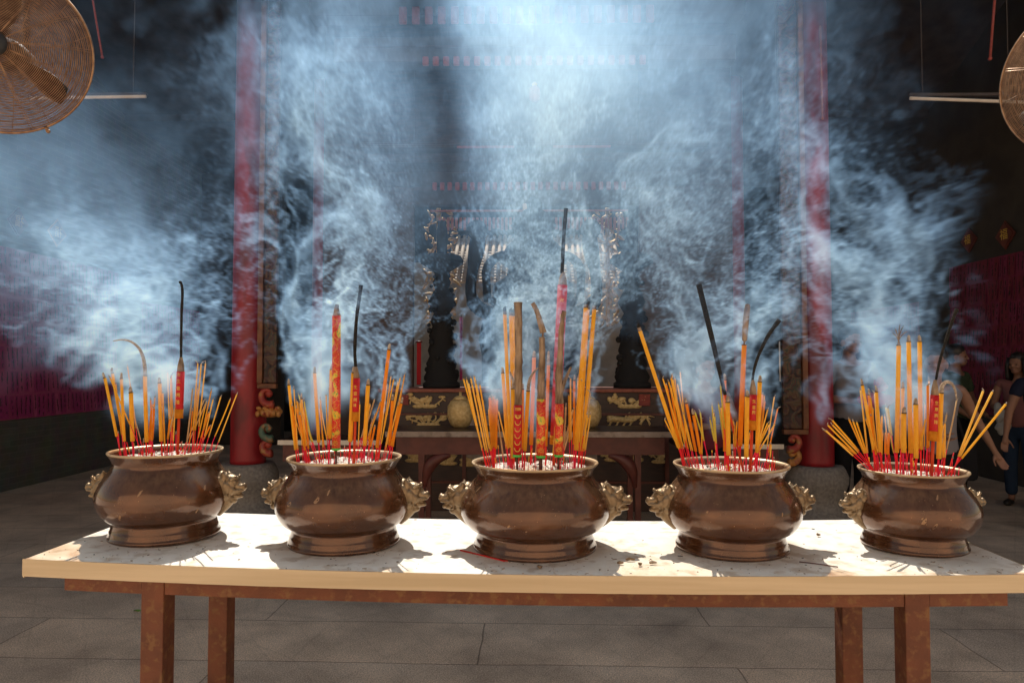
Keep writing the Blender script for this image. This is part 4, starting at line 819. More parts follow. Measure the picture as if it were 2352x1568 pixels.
def relief(w, h, seed, beast=False):
    rr = random.Random(seed); bm = B()
    if beast:
        tube(bm, bez((-w * .4, 0, -h * .1), (-w * .2, 0, h * .25), (0, 0, -h * .2), (w * .18, 0, .0), 12), [.012, .02, .03, .034, .032, .03, .03, .028, .026, .02, .014, .008], n=6, )
        for k in range(6): tube(bm, bez((-w * .05 + k * .02, 0, 0), (k * .03 - .02, 0, h * .2), (k * .04, 0, h * .35), (k * .05 + .03, 0, h * .45 - .01 * k), 6), [.012, .012, .011, .009, .007, .004], n=5)
        for x in (-.3, -.16, -.02, .1): tube(bm, bez((w * x, 0, -h * .08), (w * x - .03, 0, -h * .25), (w * x - .01, 0, -h * .35), (w * x - .05, 0, -h * .42), 6), [.014, .013, .011, .009, .009, .007], n=5)
        ball(bm, (-w * .33, 0, h * .12), (.04, .012, .035), seg=8)
        for k in range(4): tube(bm, bez((w * .25, 0, -h * .3 + k * .04), (w * .3, 0, h * .1), (w * .38, 0, h * .1 + .02 * k), (w * .46, 0, h * .3 - .05 * k), 7), [.016, .015, .013, .011, .009, .007, .004], n=5)
    else:
        for k in range(9):
            x = rr.uniform(-w * .42, w * .42); p = bez((x * .3, 0, -h * .35), (x * .6, 0, -h * .1), (x, 0, rr.uniform(-h * .1, h * .3)), (x + rr.uniform(-.05, .05), 0, rr.uniform(0, h * .42)), 8)
            tube(bm, p, [.009] * 7 + [.004], n=5)
            ball(bm, p[-1], (rr.uniform(.02, .045), .012, rr.uniform(.015, .03)), seg=8)
            for q in range(3): c = p[rr.randrange(3, 7)] + Vector((rr.uniform(-.03, .03), 0, rr.uniform(-.02, .02))); ball(bm, c, (.024, .009, .008), seg=7, rot=Euler((0, rr.uniform(-1.5, 1.5), 0)).to_matrix())
        for k in range(4): ball(bm, (rr.uniform(-w * .2, w * .2), 0, -h * .36), (.07, .012, .022), seg=8)
    for v in bm.verts: v.co.y = v.co.y * .7
    return bm
rows = [(880, 885), ]
for (px0, px1, py0, py1, seed, beast) in ((925, 1040, 903, 938, 1, 0), (925, 1040, 945, 980, 2, 0), (1383, 1500, 903, 938, 3, 0), (1383, 1500, 945, 982, 4, 1), (930, 975, 1030, 1062, 5, 0), (1010, 1050, 1040, 1068, 6, 0), (1390, 1425, 1030, 1060, 7, 0), (1430, 1470, 1040, 1072, 8, 0), (1500, 1535, 1030, 1065, 9, 0), (1060, 1090, 1050, 1070, 10, 0)):
    a, b = at(px0, py1, Y - .03), at(px1, py0, Y - .03); o = obj('gilded_panel', relief(b.x - a.x, b.z - a.z, seed, beast), M['gold'], cab); o.location = ((a.x + b.x) / 2 - CXX, -.012, (a.z + b.z) / 2)
for (px0, px1, py0, py1) in ((917, 938, 906, 930), (1468, 1494, 905, 932)):
    a, b = at(px0, py1, Y - .03), at(px1, py0, Y - .03); bm = B(); box(bm, a.x - CXX, b.x - CXX, -.02, -.005, a.z, b.z, .003); o = obj('red_label', bm, M['redcord'], cab, smooth=False)
for (px0, px1, py0, py1, mm) in ((1075, 1140, 948, 980, 'greywall'), (1320, 1370, 948, 980, 'greywall'), (1060, 1110, 1042, 1072, 'greywall'), (1330, 1372, 1042, 1072, 'greywall')):
    a, b = at(px0, py1, Y - .03), at(px1, py0, Y - .03); bm = B(); box(bm, a.x - CXX, b.x - CXX, -.012, -.004, a.z, b.z, .002); obj('pale_panel', bm, M['edge'], cab, smooth=False)
for k, px in enumerate((1068, 1340)):
    q = at(px, 920, Y - .1); o = thing('brass_bowl', ['round brass bowl on the left half of the altar table', 'round brass bowl on the right half of the altar table'][k], 'bowl', (q.x, 6.62, tz)); bm = B()
    lathe(bm, [(.06, 0), (.09, .02), (.125, .1), (.12, .2), (.09, .25), (.07, .262)], n=28); obj('bowl', bm, M['gold'], o); bm = B(); lathe(bm, [(.072, .263), (.05, .29), (.012, .3), (.014, .33), (.003, .335)], n=24); obj('lid', bm, M['gold'], o)
# tall bronze lamp stands and the big censer, nearly black against the bright rear court
def stand(px, lab):
    q = at(px, 890, 7.5); o = thing('pagoda_lamp_stand', lab, 'lamp stand', (q.x, 7.5, CZ), group='tall dark bronze stands on the altar')
    bm = B(); lathe(bm, [(.2, 0), (.2, .05), (.17, .07), (.19, .12), (.15, .2), (.165, .26), (.13, .34), (.15, .4), (.12, .5), (.14, .56), (.10, .66), (.125, .72), (.085, .8), (.12, .86), (.15, .92), (.12, .98), (.075, 1.06), (.1, 1.14), (.07, 1.2), (.085, 1.24)], n=28)
    rr = random.Random(px)
    for k in range(36):
        z = .1 + k * .032; a_ = rr.uniform(0, 6.28); r_ = .17 - .06 * z / 1.2; ball(bm, (r_ * math.cos(a_), r_ * math.sin(a_), z), rr.uniform(.02, .045), seg=7)
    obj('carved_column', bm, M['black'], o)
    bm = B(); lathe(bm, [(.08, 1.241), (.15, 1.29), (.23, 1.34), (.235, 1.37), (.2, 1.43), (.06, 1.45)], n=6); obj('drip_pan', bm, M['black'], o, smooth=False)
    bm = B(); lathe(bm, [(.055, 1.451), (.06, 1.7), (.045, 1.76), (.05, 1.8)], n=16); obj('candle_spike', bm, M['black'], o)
stand(1014, 'tall black carved lamp stand at the left of the altar'); stand(1452, 'tall black carved lamp stand at the right of the altar')
q = at(1226, 890, 7.55); o = thing('tripod_censer', 'huge dark bronze censer with tall curling handles in the middle of the altar', 'censer', (q.x, 7.55, CZ))
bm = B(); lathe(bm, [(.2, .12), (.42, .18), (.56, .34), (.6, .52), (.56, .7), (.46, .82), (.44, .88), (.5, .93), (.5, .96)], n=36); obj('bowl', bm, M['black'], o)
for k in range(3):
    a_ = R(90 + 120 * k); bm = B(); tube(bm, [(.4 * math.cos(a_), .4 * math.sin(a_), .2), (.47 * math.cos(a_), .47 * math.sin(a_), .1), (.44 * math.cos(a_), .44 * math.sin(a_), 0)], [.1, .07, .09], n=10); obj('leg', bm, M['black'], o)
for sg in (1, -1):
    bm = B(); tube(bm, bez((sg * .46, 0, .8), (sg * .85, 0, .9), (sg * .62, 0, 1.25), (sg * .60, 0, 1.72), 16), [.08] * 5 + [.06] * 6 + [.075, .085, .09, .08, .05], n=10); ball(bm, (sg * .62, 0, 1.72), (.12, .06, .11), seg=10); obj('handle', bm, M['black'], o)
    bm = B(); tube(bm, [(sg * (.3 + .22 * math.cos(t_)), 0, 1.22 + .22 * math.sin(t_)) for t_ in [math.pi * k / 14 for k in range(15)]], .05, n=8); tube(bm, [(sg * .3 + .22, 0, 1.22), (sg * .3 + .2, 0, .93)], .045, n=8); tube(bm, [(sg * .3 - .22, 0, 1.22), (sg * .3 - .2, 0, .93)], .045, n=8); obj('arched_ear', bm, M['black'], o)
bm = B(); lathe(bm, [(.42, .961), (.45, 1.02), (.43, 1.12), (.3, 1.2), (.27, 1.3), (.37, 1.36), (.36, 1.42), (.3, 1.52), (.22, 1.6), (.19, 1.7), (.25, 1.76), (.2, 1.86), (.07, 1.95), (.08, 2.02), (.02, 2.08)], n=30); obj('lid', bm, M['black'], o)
# red candles and cloth on the altar
for (px, py, w, h, lab) in ((962, 835, .05, .5, 'narrow red hanging banner at the left edge of the shrine'), (1059, 800, .035, .75, 'thin dark pink candle left of the big censer'), (1458, 770, .04, .55, 'dim red banner right of the big censer')):
    q = at(px, py, 8.3); o = thing('red_banner' if 'banner' in lab else 'pink_candle', lab, 'banner' if 'banner' in lab else 'candle', (q.x, 8.3, q.z - h / 2)); bm = B()
    if 'banner' in lab: box(bm, -w / 2, w / 2, 0, .012, 0, h, .003); obj('cloth', bm, M['redribbon'], o, smooth=False); bm = B(); tube(bm, [(-w * .8, .006, h + .012), (w * .8, .006, h + .012)], .012, n=8); obj('rod', bm, M['redwood'], o)
    else: tube(bm, [(0, 0, 0), (0, 0, h)], w / 2, n=12); obj('wax', bm, M['pinkpaper'], o); bm = B(); tube(bm, [(0, 0, h), (0, 0, h + .03)], .004, n=5); obj('wick', bm, M['char'], o)
# hanging things up high
q = at(1228, 215, 6.6); o = thing('hanging_lamp', 'small red hanging lamp high in the smoke above the middle burner', 'lamp', q); bm = B(); lathe(bm, [(.02, -.08), (.05, -.06), (.055, 0), (.05, .05), (.02, .07)], n=18); obj('shade', bm, M['redcord'], o); bm = B(); tube(bm, [(0, 0, .07), (0, 0, 2.0)], .004, n=5); obj('cord', bm, M['olddark'], o); bm = B(); lathe(bm, [(.022, .071), (.03, .09), (.012, .11)], n=12); obj('cap', bm, M['cream'], o)
for (pa, pb, Y, r, mm, lab) in (((193, -120), (235, 132), 6.0, .009, 'redcord', 'thin red rod slanting down beside the left fan'), ((2294, -120), (2274, 135), 6.0, .011, 'redcord', 'red rod hanging left of the right fan'), ((1884, 60), (1889, 272), 6.3, .010, 'maroonedge', 'thin orange-brown rod hanging in front of the right pillar')):
    a, b = at(*pa, Y), at(*pb, Y); o = thing('hanging_rod', lab, 'rod', a); bm = B(); tube(bm, [(0, 0, 0), b - a], r, n=8); obj('rod', bm, M[mm], o); bm = B(); ball(bm, b - a, r * 1.6, seg=8); obj('end_cap', bm, M[mm], o)
for (px0, px1, py0, py1, lab) in ((70, 335, 226, 222, 'pale tube lamp hanging behind the left fan'), (2090, 2352, 226, 235, 'pale tube lamp hanging behind the right fan')):
    Y = 5.9; a, b = at(px0, py0, Y), at(px1, py1, Y); o = thing('tube_lamp', lab, 'tube lamp', a); bm = B(); tube(bm, [(0, 0, 0), b - a], .014, n=12); obj('tube', bm, M['cream'], o)
    bm = B(); d = b - a; box(bm, 0, d.x, .0, .03, .02, .045); obj('batten', bm, M['olddark'], o, smooth=False)
    bm = B(); 
    for k in (.12, .88): tube(bm, [d * k + Vector((0, .015, .03)), d * k + Vector((0, .015, 2))], .004, n=5)
    obj('hanger', bm, M['olddark'], o)
for (px, py, Y, h, lab) in ((1791, 830, 5.6, .32, 'thin white metal rod hanging beside the right carved board'),):
    q = at(px, py, Y); o = thing('hanging_rod', lab, 'rod', q); bm = B(); tube(bm, [(0, 0, -h / 2), (0, 0, h / 2)], .006, n=8); obj('rod', bm, M['brightedge'], o); bm = B(); tube(bm, [(0, 0, h / 2), (0, 0, 4)], .002, n=5); obj('cord', bm, M['olddark'], o)
# ------------------------------------------------------------------ fans
def fan(loc, aim, r, lab, roll=0):
    o = thing('wall_fan', lab, 'fan', loc); sc_ = r / .39; r = .39; o.scale = (sc_,) * 3; o.rotation_euler = Vector(aim).to_track_quat('Z', 'Y').to_euler()
    def prof(q): return .11 * (1 - (q / r) ** 2.6)
    bm = B()
    rings = [r * (.16 + .84 * k / 46) for k in range(46)]
    for q in rings: tube(bm, [(q * math.cos(a), q * math.sin(a), prof(q)) for a in [2 * math.pi * k / 72 for k in range(72)]], .0021, n=4, closed=True)
    for k in range(14):
        for da in (-.016, .016):
            a = 2 * math.pi * k / 14 + da + .1; tube(bm, [(q * math.cos(a), q * math.sin(a), prof(q) + .003) for q in [r * (.12 + .88 * j / 10) for j in range(11)]], .0018, n=4)
    obj('front_guard', bm, M['copper'], o)
    bm = B()
    for q in rings[::2]: tube(bm, [(q * math.cos(a), q * math.sin(a), -prof(q) * .8) for a in [2 * math.pi * k / 60 for k in range(60)]], .002, n=4, closed=True)
    for k in range(14):
        a = 2 * math.pi * k / 14 + .3; tube(bm, [(q * math.cos(a), q * math.sin(a), -prof(q) * .8 - .003) for q in [r * (.12 + .88 * j / 10) for j in range(11)]], .002, n=4)
    obj('rear_guard', bm, M['copper'], o)
    bm = B(); tube(bm, [(r * 1.004 * math.cos(a), r * 1.004 * math.sin(a), 0) for a in [2 * math.pi * k / 90 for k in range(90)]], .0065, n=8, closed=True)
    tube(bm, [(r * math.cos(-1.1), r * math.sin(-1.1), 0), (r * 1.05 * math.cos(-1.1), r * 1.05 * math.sin(-1.1), .0)], .009, n=8); ball(bm, (r * 1.06 * math.cos(-1.1), r * 1.06 * math.sin(-1.1), 0), .011, seg=8)
    obj('rim', bm, M['copper'], o)
    bm = B(); lathe(bm, [(.02, .15), (.05, .145), (.062, .12), (.064, .06), (.06, .02)], n=28); obj('hub', bm, M['fanblack'], o)
    bm = B(); lathe(bm, [(.05, -.25), (.075, -.23), (.08, -.1), (.07, -.02), (.03, .0)], n=28); obj('motor', bm, M['fanblack'], o)
    for k in range(3):
        a0 = 2 * math.pi * k / 3 + 5.1 + roll; bm = B(); g = []
        for j in range(9):
            q = .06 + (r * .86 - .06) * j / 8; wd = .08 + .36 * math.sin(math.pi * min(1, j / 8 * .75 + .1))
            g.append([bm.verts.new((q * math.cos(a0 + wd * (u - .5)), q * math.sin(a0 + wd * (u - .5)), .02 + (u - .5) * (.09 - .03 * j / 8))) for u in [i / 6 for i in range(7)]])
        for A_, B_ in zip(g, g[1:]):
            for i in range(6): bm.faces.new((A_[i], A_[i + 1], B_[i + 1], B_[i]))
        ob = obj('blade', bm, M['blade'], o); md = ob.modifiers.new('s', 'SOLIDIFY'); md.thickness = .003
    bm = B(); tube(bm, [(0, 0, -.2), (0, .1, -.3), (0, .5, -.32), (0, 1.6, -.32)], .018, n=10); obj('bracket_arm', bm, M['fanblack'], o)
q = at(6, 116, 2.05); fan(q, (.30, -1, -.12), .243, 'large copper-wired wall fan facing the camera at the top left corner', roll=.55)
q = at(2515, 165, 2.05); fan(q, (-.88, -.62, -.12), .243, 'large copper-wired wall fan turned sideways at the right edge', roll=.6)
# green leaf on the paving
q = fl(315, 1403); o = thing('fallen_leaf', 'small green leaf on the paving left of the table leg', 'leaf', q); bm = B(); g = []
for k in range(7):
    x = -.022 + .044 * k / 6; w = .011 * math.sin(math.pi * min(.98, k / 6 * .95 + .03)); g.append([bm.verts.new((x, -w, .006 + .004 * math.sin(k))), bm.verts.new((x, 0, .004)), bm.verts.new((x, w, .008))])
for A_, B_ in zip(g, g[1:]):
    for i in range(2): bm.faces.new((A_[i], B_[i], B_[i + 1], A_[i + 1]))
obj('blade', bm, M['leaf'], o); bm = B(); tube(bm, [(.022, 0, .006), (.034, .003, .004)], .001, n=5); obj('stalk', bm, M['leaf'], o)
# ------------------------------------------------------------------ people
M['skin'] = mat('skin', (.2, .1, .062), (.25, .13, .085), rough=.55, scale=12, spec=.3)
M['hair'] = mat('black_hair', (.01, .008, .007), (.022, .016, .013), rough=.45, scale=60, stretch=(1, 1, .1))
def cloth(name, c): return mat(name, tuple(x * .85 for x in c), c, rough=.9, scale=9, bump=.25, bscale=14, spec=.1)
M['greytop'] = cloth('grey_shirt_cloth', (.2, .19, .2)); M['olive'] = cloth('olive_tee', (.055, .075, .045)); M['palegrey'] = cloth('pale_sleeveless_top', (.2, .185, .2)); M['darkpants'] = cloth('black_trousers', (.012, .012, .014))
M['pink'] = cloth('dusty_pink_top', (.2, .085, .08)); M['jeans'] = cloth('blue_jeans', (.022, .038, .07)); M['navy'] = cloth('navy_top', (.015, .018, .035)); M['maroon'] = cloth('maroon_vest', (.12, .02, .03)); M['white'] = cloth('white_glove_cloth', (.35, .34, .32))
M['shoe'] = mat('dark_shoe', (.02, .017, .015), rough=.5); M['eye'] = mat('dark_eye', (.01, .008, .008), rough=.2); M['lip'] = mat('lips', (.27, .09, .08), rough=.5)
def skin(chains, levels=2, extra=None):
    """chains: lists of (point, radius); chains that start at the same point share it. One smooth body."""
    bm = bmesh.new(); lay = bm.verts.layers.skin.verify(); idx = {}
    def get(p, r):
        k = tuple(round(c, 4) for c in p)
        if k not in idx:
            v = bm.verts.new(p); v[lay].radius = (r, r) if not hasattr(r, '__len__') else r; idx[k] = v
        return idx[k]
    first = True
    for ch in chains:
        vs = [get(p, r) for p, r in ch]
        for a, b in zip(vs, vs[1:]):
            if not bm.edges.get((a, b)): bm.edges.new((a, b))
        if first: vs[0][lay].use_root = True; first = False
    return baked(bm, [('SKIN', dict(use_smooth_shade=True)), ('SUBSURF', dict(levels=levels, render_levels=levels))])
def person(label, loc, rz, h, top, legs, pose, hair='short', sleeve=.5, top_len=1., female=False, shoe='shoe', group=None, lowdetail=False):
    """pose: dict of joint positions (in units of height, x right, y back, z up; facing -y)"""
    P = dict(pelvis=(0, 0, .52), waist=(0, .005, .6), chest=(0, .0, .72), neck=(0, .01, .825), head=(0, -.01, .90), crown=(0, .005, .965),
             shl=(-.105, 0, .80), shr=(.105, 0, .80), ell=(-.135, .01, .63), elr=(.135, .01, .63), wrl=(-.14, -.03, .485), wrr=(.14, -.03, .485),
             hipl=(-.05, 0, .50), hipr=(.05, 0, .50), knl=(-.055, -.01, .275), knr=(.055, -.01, .275), anl=(-.057, .01, .045), anr=(.057, .01, .045))
    P.update(pose); V = {k: Vector(v) * h for k, v in P.items() if k != 'turn'}; w = .92 if female else 1.
    o = thing('person', label, 'person', loc, rz, group)
    ch = [[(V['pelvis'], .082 * h * w), (V['waist'], (.07 * h * w, .058 * h)), (V['chest'], (.088 * h * w, .062 * h)), (V['neck'] - Vector((0, 0, .01 * h)), .034 * h * w), (V['neck'] + (V['head'] - V['neck']) * .35, .031 * h * w), (V['head'], .034 * h)]]
    hd = V['head']; rotm = Matrix.Rotation(pose.get('turn', 0), 3, 'Z'); fwd = rotm @ Vector((0, -1, 0)); sd = fwd.cross(Vector((0, 0, 1)))
    hands = []
    for s_, sg in (('l', -1), ('r', 1)):
        sh, el, wr = V['sh' + s_], V['el' + s_], V['wr' + s_]; d = (wr - el).normalized(); ax = Vector((sg, 0, 0)); ax = (ax - d * ax.dot(d)).normalized(); nrm = d.cross(ax)
        ch.append([(V['chest'], (.088 * h * w, .062 * h)), (sh, .034 * h * w), (along(sh, el, .5), .029 * h * w), (el, .023 * h * w), (along(el, wr, .35), .0225 * h * w), (wr, .0135 * h * w), (wr + d * .022 * h, .0165 * h * w), (wr + d * .048 * h, .017 * h * w)])
        hands.append((wr, d, ax, nrm))
        hp, kn, an = V['hip' + s_], V['kn' + s_], V['an' + s_]
        ch.append([(V['pelvis'], .082 * h * w), (hp + Vector((sg * .01 * h, 0, -.02 * h)), .058 * h * w), (along(hp, kn, .5), .045 * h * w), (kn, .034 * h), (along(kn, an, .4), .032 * h), (an, .02 * h), (an + Vector((sg * .006, -.04 * h, -.022 * h)), .02 * h), (an + Vector((sg * .012, -.09 * h, -.03 * h)), .014 * h)])
    body = skin(ch)
    # fingers rooted in the palms
    if not lowdetail:
        for (wr, d, ax, nrm) in hands:
            bend = nrm * (1 if nrm.y < 0 else -1)
            for k in range(4):
                L_ = (.038, .044, .041, .032)[k] * h; b0 = wr + d * .055 * h + ax * (k - 1.5) * .0092 * h; c1 = b0 + (d * .9 + bend * .25) * L_ * .5; c2 = c1 + (d * .7 + bend * .6) * L_ * .3; c3 = c2 + (d * .4 + bend * .8) * L_ * .25
                fm = skin([[(b0 - d * .02 * h, .0052 * h), (b0, .0052 * h), (c1, .0047 * h), (c2, .0043 * h), (c3, .0034 * h)]], 1); bmx = bmesh.new(); bmx.from_mesh(body); bmx.from_mesh(fm); bmx.to_mesh(body); bmx.free()
            tb_ = wr + d * .02 * h - ax * .014 * h; fm = skin([[(tb_ + ax * .008 * h, .007 * h), (tb_, .0066 * h), (tb_ + (d * .7 - ax * .6 + bend * .3) * .022 * h, .0056 * h), (tb_ + (d * 1.2 - ax * .75 + bend * .6) * .034 * h, .0042 * h)]], 1)
            bmx = bmesh.new(); bmx.from_mesh(body); bmx.from_mesh(fm); bmx.to_mesh(body); bmx.free()
    # head: cranium, face, jaw, nose and ears, then one skin over everything
    bm = bmesh.new(); bm.from_mesh(body)
    def hb_(c, r): ball(bm, hd + sd * c[0] * h + fwd * c[1] * h + Vector((0, 0, c[2] * h)), tuple(x * h for x in r), seg=16, rot=rotm)
    hb_((0, -.004, .03), (.045, .056, .052)); hb_((0, .016, .002), (.038, .036, .05)); hb_((0, .026, -.03), (.025, .024, .02)); hb_((0, .054, .0), (.0085, .012, .0085)); hb_((0, .05, .012), (.006, .009, .014))
    hb_((0, .042, .02), (.03, .012, .008)); hb_((0, .049, -.021), (.013, .006, .006))
    for sg in (1, -1): hb_((sg * .044, -.004, .004), (.006, .013, .018)); hb_((sg * .02, .036, -.004), (.014, .012, .014))
    body = baked(bm, [('REMESH', dict(mode='VOXEL', voxel_size=.0062)), ('SMOOTH', dict(factor=.5, iterations=2))])
    link('body', body, M['skin'], o)
    # garments follow the same skeleton, a little wider
    g = [[(V['pelvis'] - Vector((0, 0, .03 * h * top_len)), (.105 * h * w, .098 * h * w)), (V['pelvis'] + Vector((0, 0, .03 * h)), (.102 * h * w, .092 * h * w)), (V['waist'] + Vector((0, 0, .02 * h)), (.09 * h * w, .08 * h)), (V['chest'], (.1 * h * w, .076 * h)), (V['neck'] - Vector((0, 0, .022 * h)), .045 * h * w)]]
    for s_ in 'lr':
        sh, el, wr = V['sh' + s_], V['el' + s_], V['wr' + s_]; c = [(V['chest'], (.098 * h * w, .072 * h)), (sh, .041 * h * w)]
        if sleeve > 0: c.append((along(sh, el, sleeve), .039 * h * w))
        g.append(c)
    link('shirt', skin(g), M[top], o)
    g = [[(V['pelvis'] + Vector((0, 0, .05 * h)), .086 * h * w), (V['pelvis'] - Vector((0, 0, .02 * h)), .09 * h * w)]]
    for s_, sg in (('l', -1), ('r', 1)):
        hp, kn, an = V['hip' + s_], V['kn' + s_], V['an' + s_]
        g.append([(V['pelvis'] - Vector((0, 0, .02 * h)), .09 * h * w), (hp + Vector((sg * .01 * h, 0, -.04 * h)), .066 * h * w), (along(hp, kn, .5), .054 * h * w), (kn, .043 * h), (along(kn, an, .5), .039 * h), (along(kn, an, .93), .036 * h)])
    link('trousers', skin(g), M[legs], o)
    for s_, sg in (('l', -1), ('r', 1)):
        an = V['an' + s_]; bm = B(); ball(bm, an + Vector((sg * .008, -.045 * h, -.024 * h)), (.026 * h, .068 * h, .022 * h), seg=12); obj('shoe', bm, M[shoe], o)
    # hair
    c = hd + Vector((0, 0, .036 * h)); bm = B(); rot = rotm
    ball(bm, Vector((0, 0, 0)), (.05 * h, .057 * h, .051 * h), seg=22)
    for v in bm.verts:
        k = v.co.normalized(); low = max(0, -k.z) * (1 if k.y > 0 else .4)
        v.co = c + rot @ (v.co * (1 + .05 * math.sin(31 * k.x + 9 * k.z) * math.sin(23 * k.y)) + Vector((0, .011 * h, .009 * h - low * .03 * h)))
    if hair == 'long':
        for k in range(26):
            a = R(-20 + 220 * k / 25); d = rot @ Vector((math.cos(a), math.sin(a), 0)); p = c + d * .046 * h + Vector((0, 0, .02 * h))
            tube(bm, [p, p + d * .012 * h - Vector((0, 0, .06 * h)), p + d * .016 * h + Vector((0, .01 * h, -.12 * h)), p + d * .01 * h + Vector((rnd.uniform(-.01, .01), .012 * h, -.17 * h - rnd.uniform(0, .03) * h))], [.016 * h, .017 * h, .015 * h, .004 * h], n=6)
    obj('hair', bm, M['hair'], o)
    for sg in (1, -1):
        bm = B(); ball(bm, hd + fwd * .0455 * h + sd * sg * .018 * h + Vector((0, 0, .0105 * h)), (.0065 * h, .005 * h, .0032 * h), seg=8); obj('eye', bm, M['eye'], o)
    bm = B(); ball(bm, hd + fwd * .0525 * h - Vector((0, 0, .0215 * h)), (.0125 * h, .004 * h, .0028 * h), seg=9, rot=rotm); obj('mouth', bm, M['lip'], o)
    return o, V
def stand_at(px, Y): q = at(px, 900, Y); return Vector((q.x, Y, 0))
# man in grey holding a red bag, half lost in the smoke
o, V = person('man in a grey shirt holding a red bundle, half hidden by smoke', stand_at(1952, 6.8), R(10), 1.9, 'greytop', 'darkpants', dict(ell=(-.155, -.02, .63), elr=(.15, -.02, .63), wrl=(-.06, -.15, .615), wrr=(.07, -.15, .6), turn=.1), sleeve=.75)
hx = Matrix.Rotation(R(10), 3, 'Z'); q = stand_at(1952, 6.8) + hx @ Vector((.0, -.37, 1.16)); b = thing('red_bundle', 'bright red bundle held by the man in grey', 'bag', q); bm = B(); ball(bm, (0, 0, .03), (.17, .07, .07), seg=14)
for k in range(7): ball(bm, (.05 + rnd.uniform(-.06, .06), rnd.uniform(-.03, .03), .12 + .015 * k), (.035, .03, .03), seg=8)
obj('cloth', bm, M['redribbon'], b); bm = B(); ball(bm, (.03, 0, .115), (.03, .025, .014), seg=10); obj('knot', bm, M['redcord'], b)
# man in olive tee
o, V = person('man in an olive green tee facing right, behind the rightmost burner', stand_at(2196, 8.0), R(35), 1.76, 'olive', 'darkpants', dict(turn=.35, elr=(.14, -.03, .64), wrr=(.06, -.13, .56), ell=(-.14, .0, .63), wrl=(-.08, -.12, .53)), sleeve=.8)
# woman in pale sleeveless top, arm hanging
o, V = person('woman in a pale sleeveless top, one bare arm hanging out to the right', stand_at(2148, 5.3), R(-8), 1.66, 'palegrey', 'darkpants', dict(elr=(.175, .02, .665), wrr=(.235, -.01, .525), shr=(.1, 0, .805), ell=(-.13, -.02, .63), wrl=(-.05, -.11, .6), turn=-.5), sleeve=0, female=True, hair='bun')
b = thing('shoulder_bag', 'black shoulder bag on the woman in the pale top', 'bag', stand_at(2148, 5.3) + Vector((.2, .02, .8))); bm = B(); box(bm, -.13, .1, -.05, .06, -.16, .14, .03); obj('bag_body', bm, M['darkpants'], b); bm = B(); tube(bm, bez((0, -.02, .13), (-.08, -.12, .3), (-.16, -.13, .42), (-.2, -.02, .56), 10), .014, n=6); obj('strap', bm, M['darkpants'], b)
# long haired woman in pink, at the right edge
o, V = person('long-haired woman in a dusty pink top and jeans looking left at the right edge', stand_at(2341, 7.6), R(-50), 1.66, 'pink', 'jeans', dict(turn=-.3, wrl=(-.05, -.13, .6), ell=(-.14, -.03, .64), wrr=(.13, -.08, .5)), sleeve=.3, female=True, hair='long')
b = thing('white_cloth', 'crumpled white cloth held by the woman in pink', 'cloth', at(2300, 952, 7.4)); bm = B()
for k in range(16): ball(bm, (rnd.uniform(-.05, .05), rnd.uniform(-.03, .03), rnd.uniform(-.16, .1)), (rnd.uniform(.03, .06), .035, rnd.uniform(.03, .07)), seg=8)
link('cloth', baked(bm, [('REMESH', dict(mode='VOXEL', voxel_size=.009)), ('SMOOTH', dict(factor=.5, iterations=6))]), M['white'], b)
# someone in navy cut by the frame
o, V = person('person in a navy top with one bare arm hanging, cut off by the right edge', stand_at(2398, 6.5), R(-20), 1.7, 'navy', 'jeans', dict(ell=(-.165, -.01, .63), wrl=(-.185, -.02, .5), turn=-.2), sleeve=.55, female=True, hair='long')
# person behind the fourth burner
o, V = person('person in a dark maroon vest raising joined hands behind the fourth burner', stand_at(1618, 5.75), R(14), 1.62, 'maroon', 'darkpants', dict(ell=(-.145, -.05, .63), elr=(.145, -.05, .63), wrl=(-.05, -.19, .635), wrr=(.05, -.19, .64)), sleeve=.15)
# ------------------------------------------------------------------ smoke: traced through a turbulent draught, stored as a volume
SNX, SNY, SNZ = 840, 60, 390
KF0, KF1, KS0, KS1 = 1.6, 1.0, .1, 1.3
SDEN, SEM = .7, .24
from concurrent.futures import ThreadPoolExecutor
D0=2.75
def wx_(px): return (px-1195)/1600*D0
def wz_(py): return 1.5+(840-py)/1600*D0

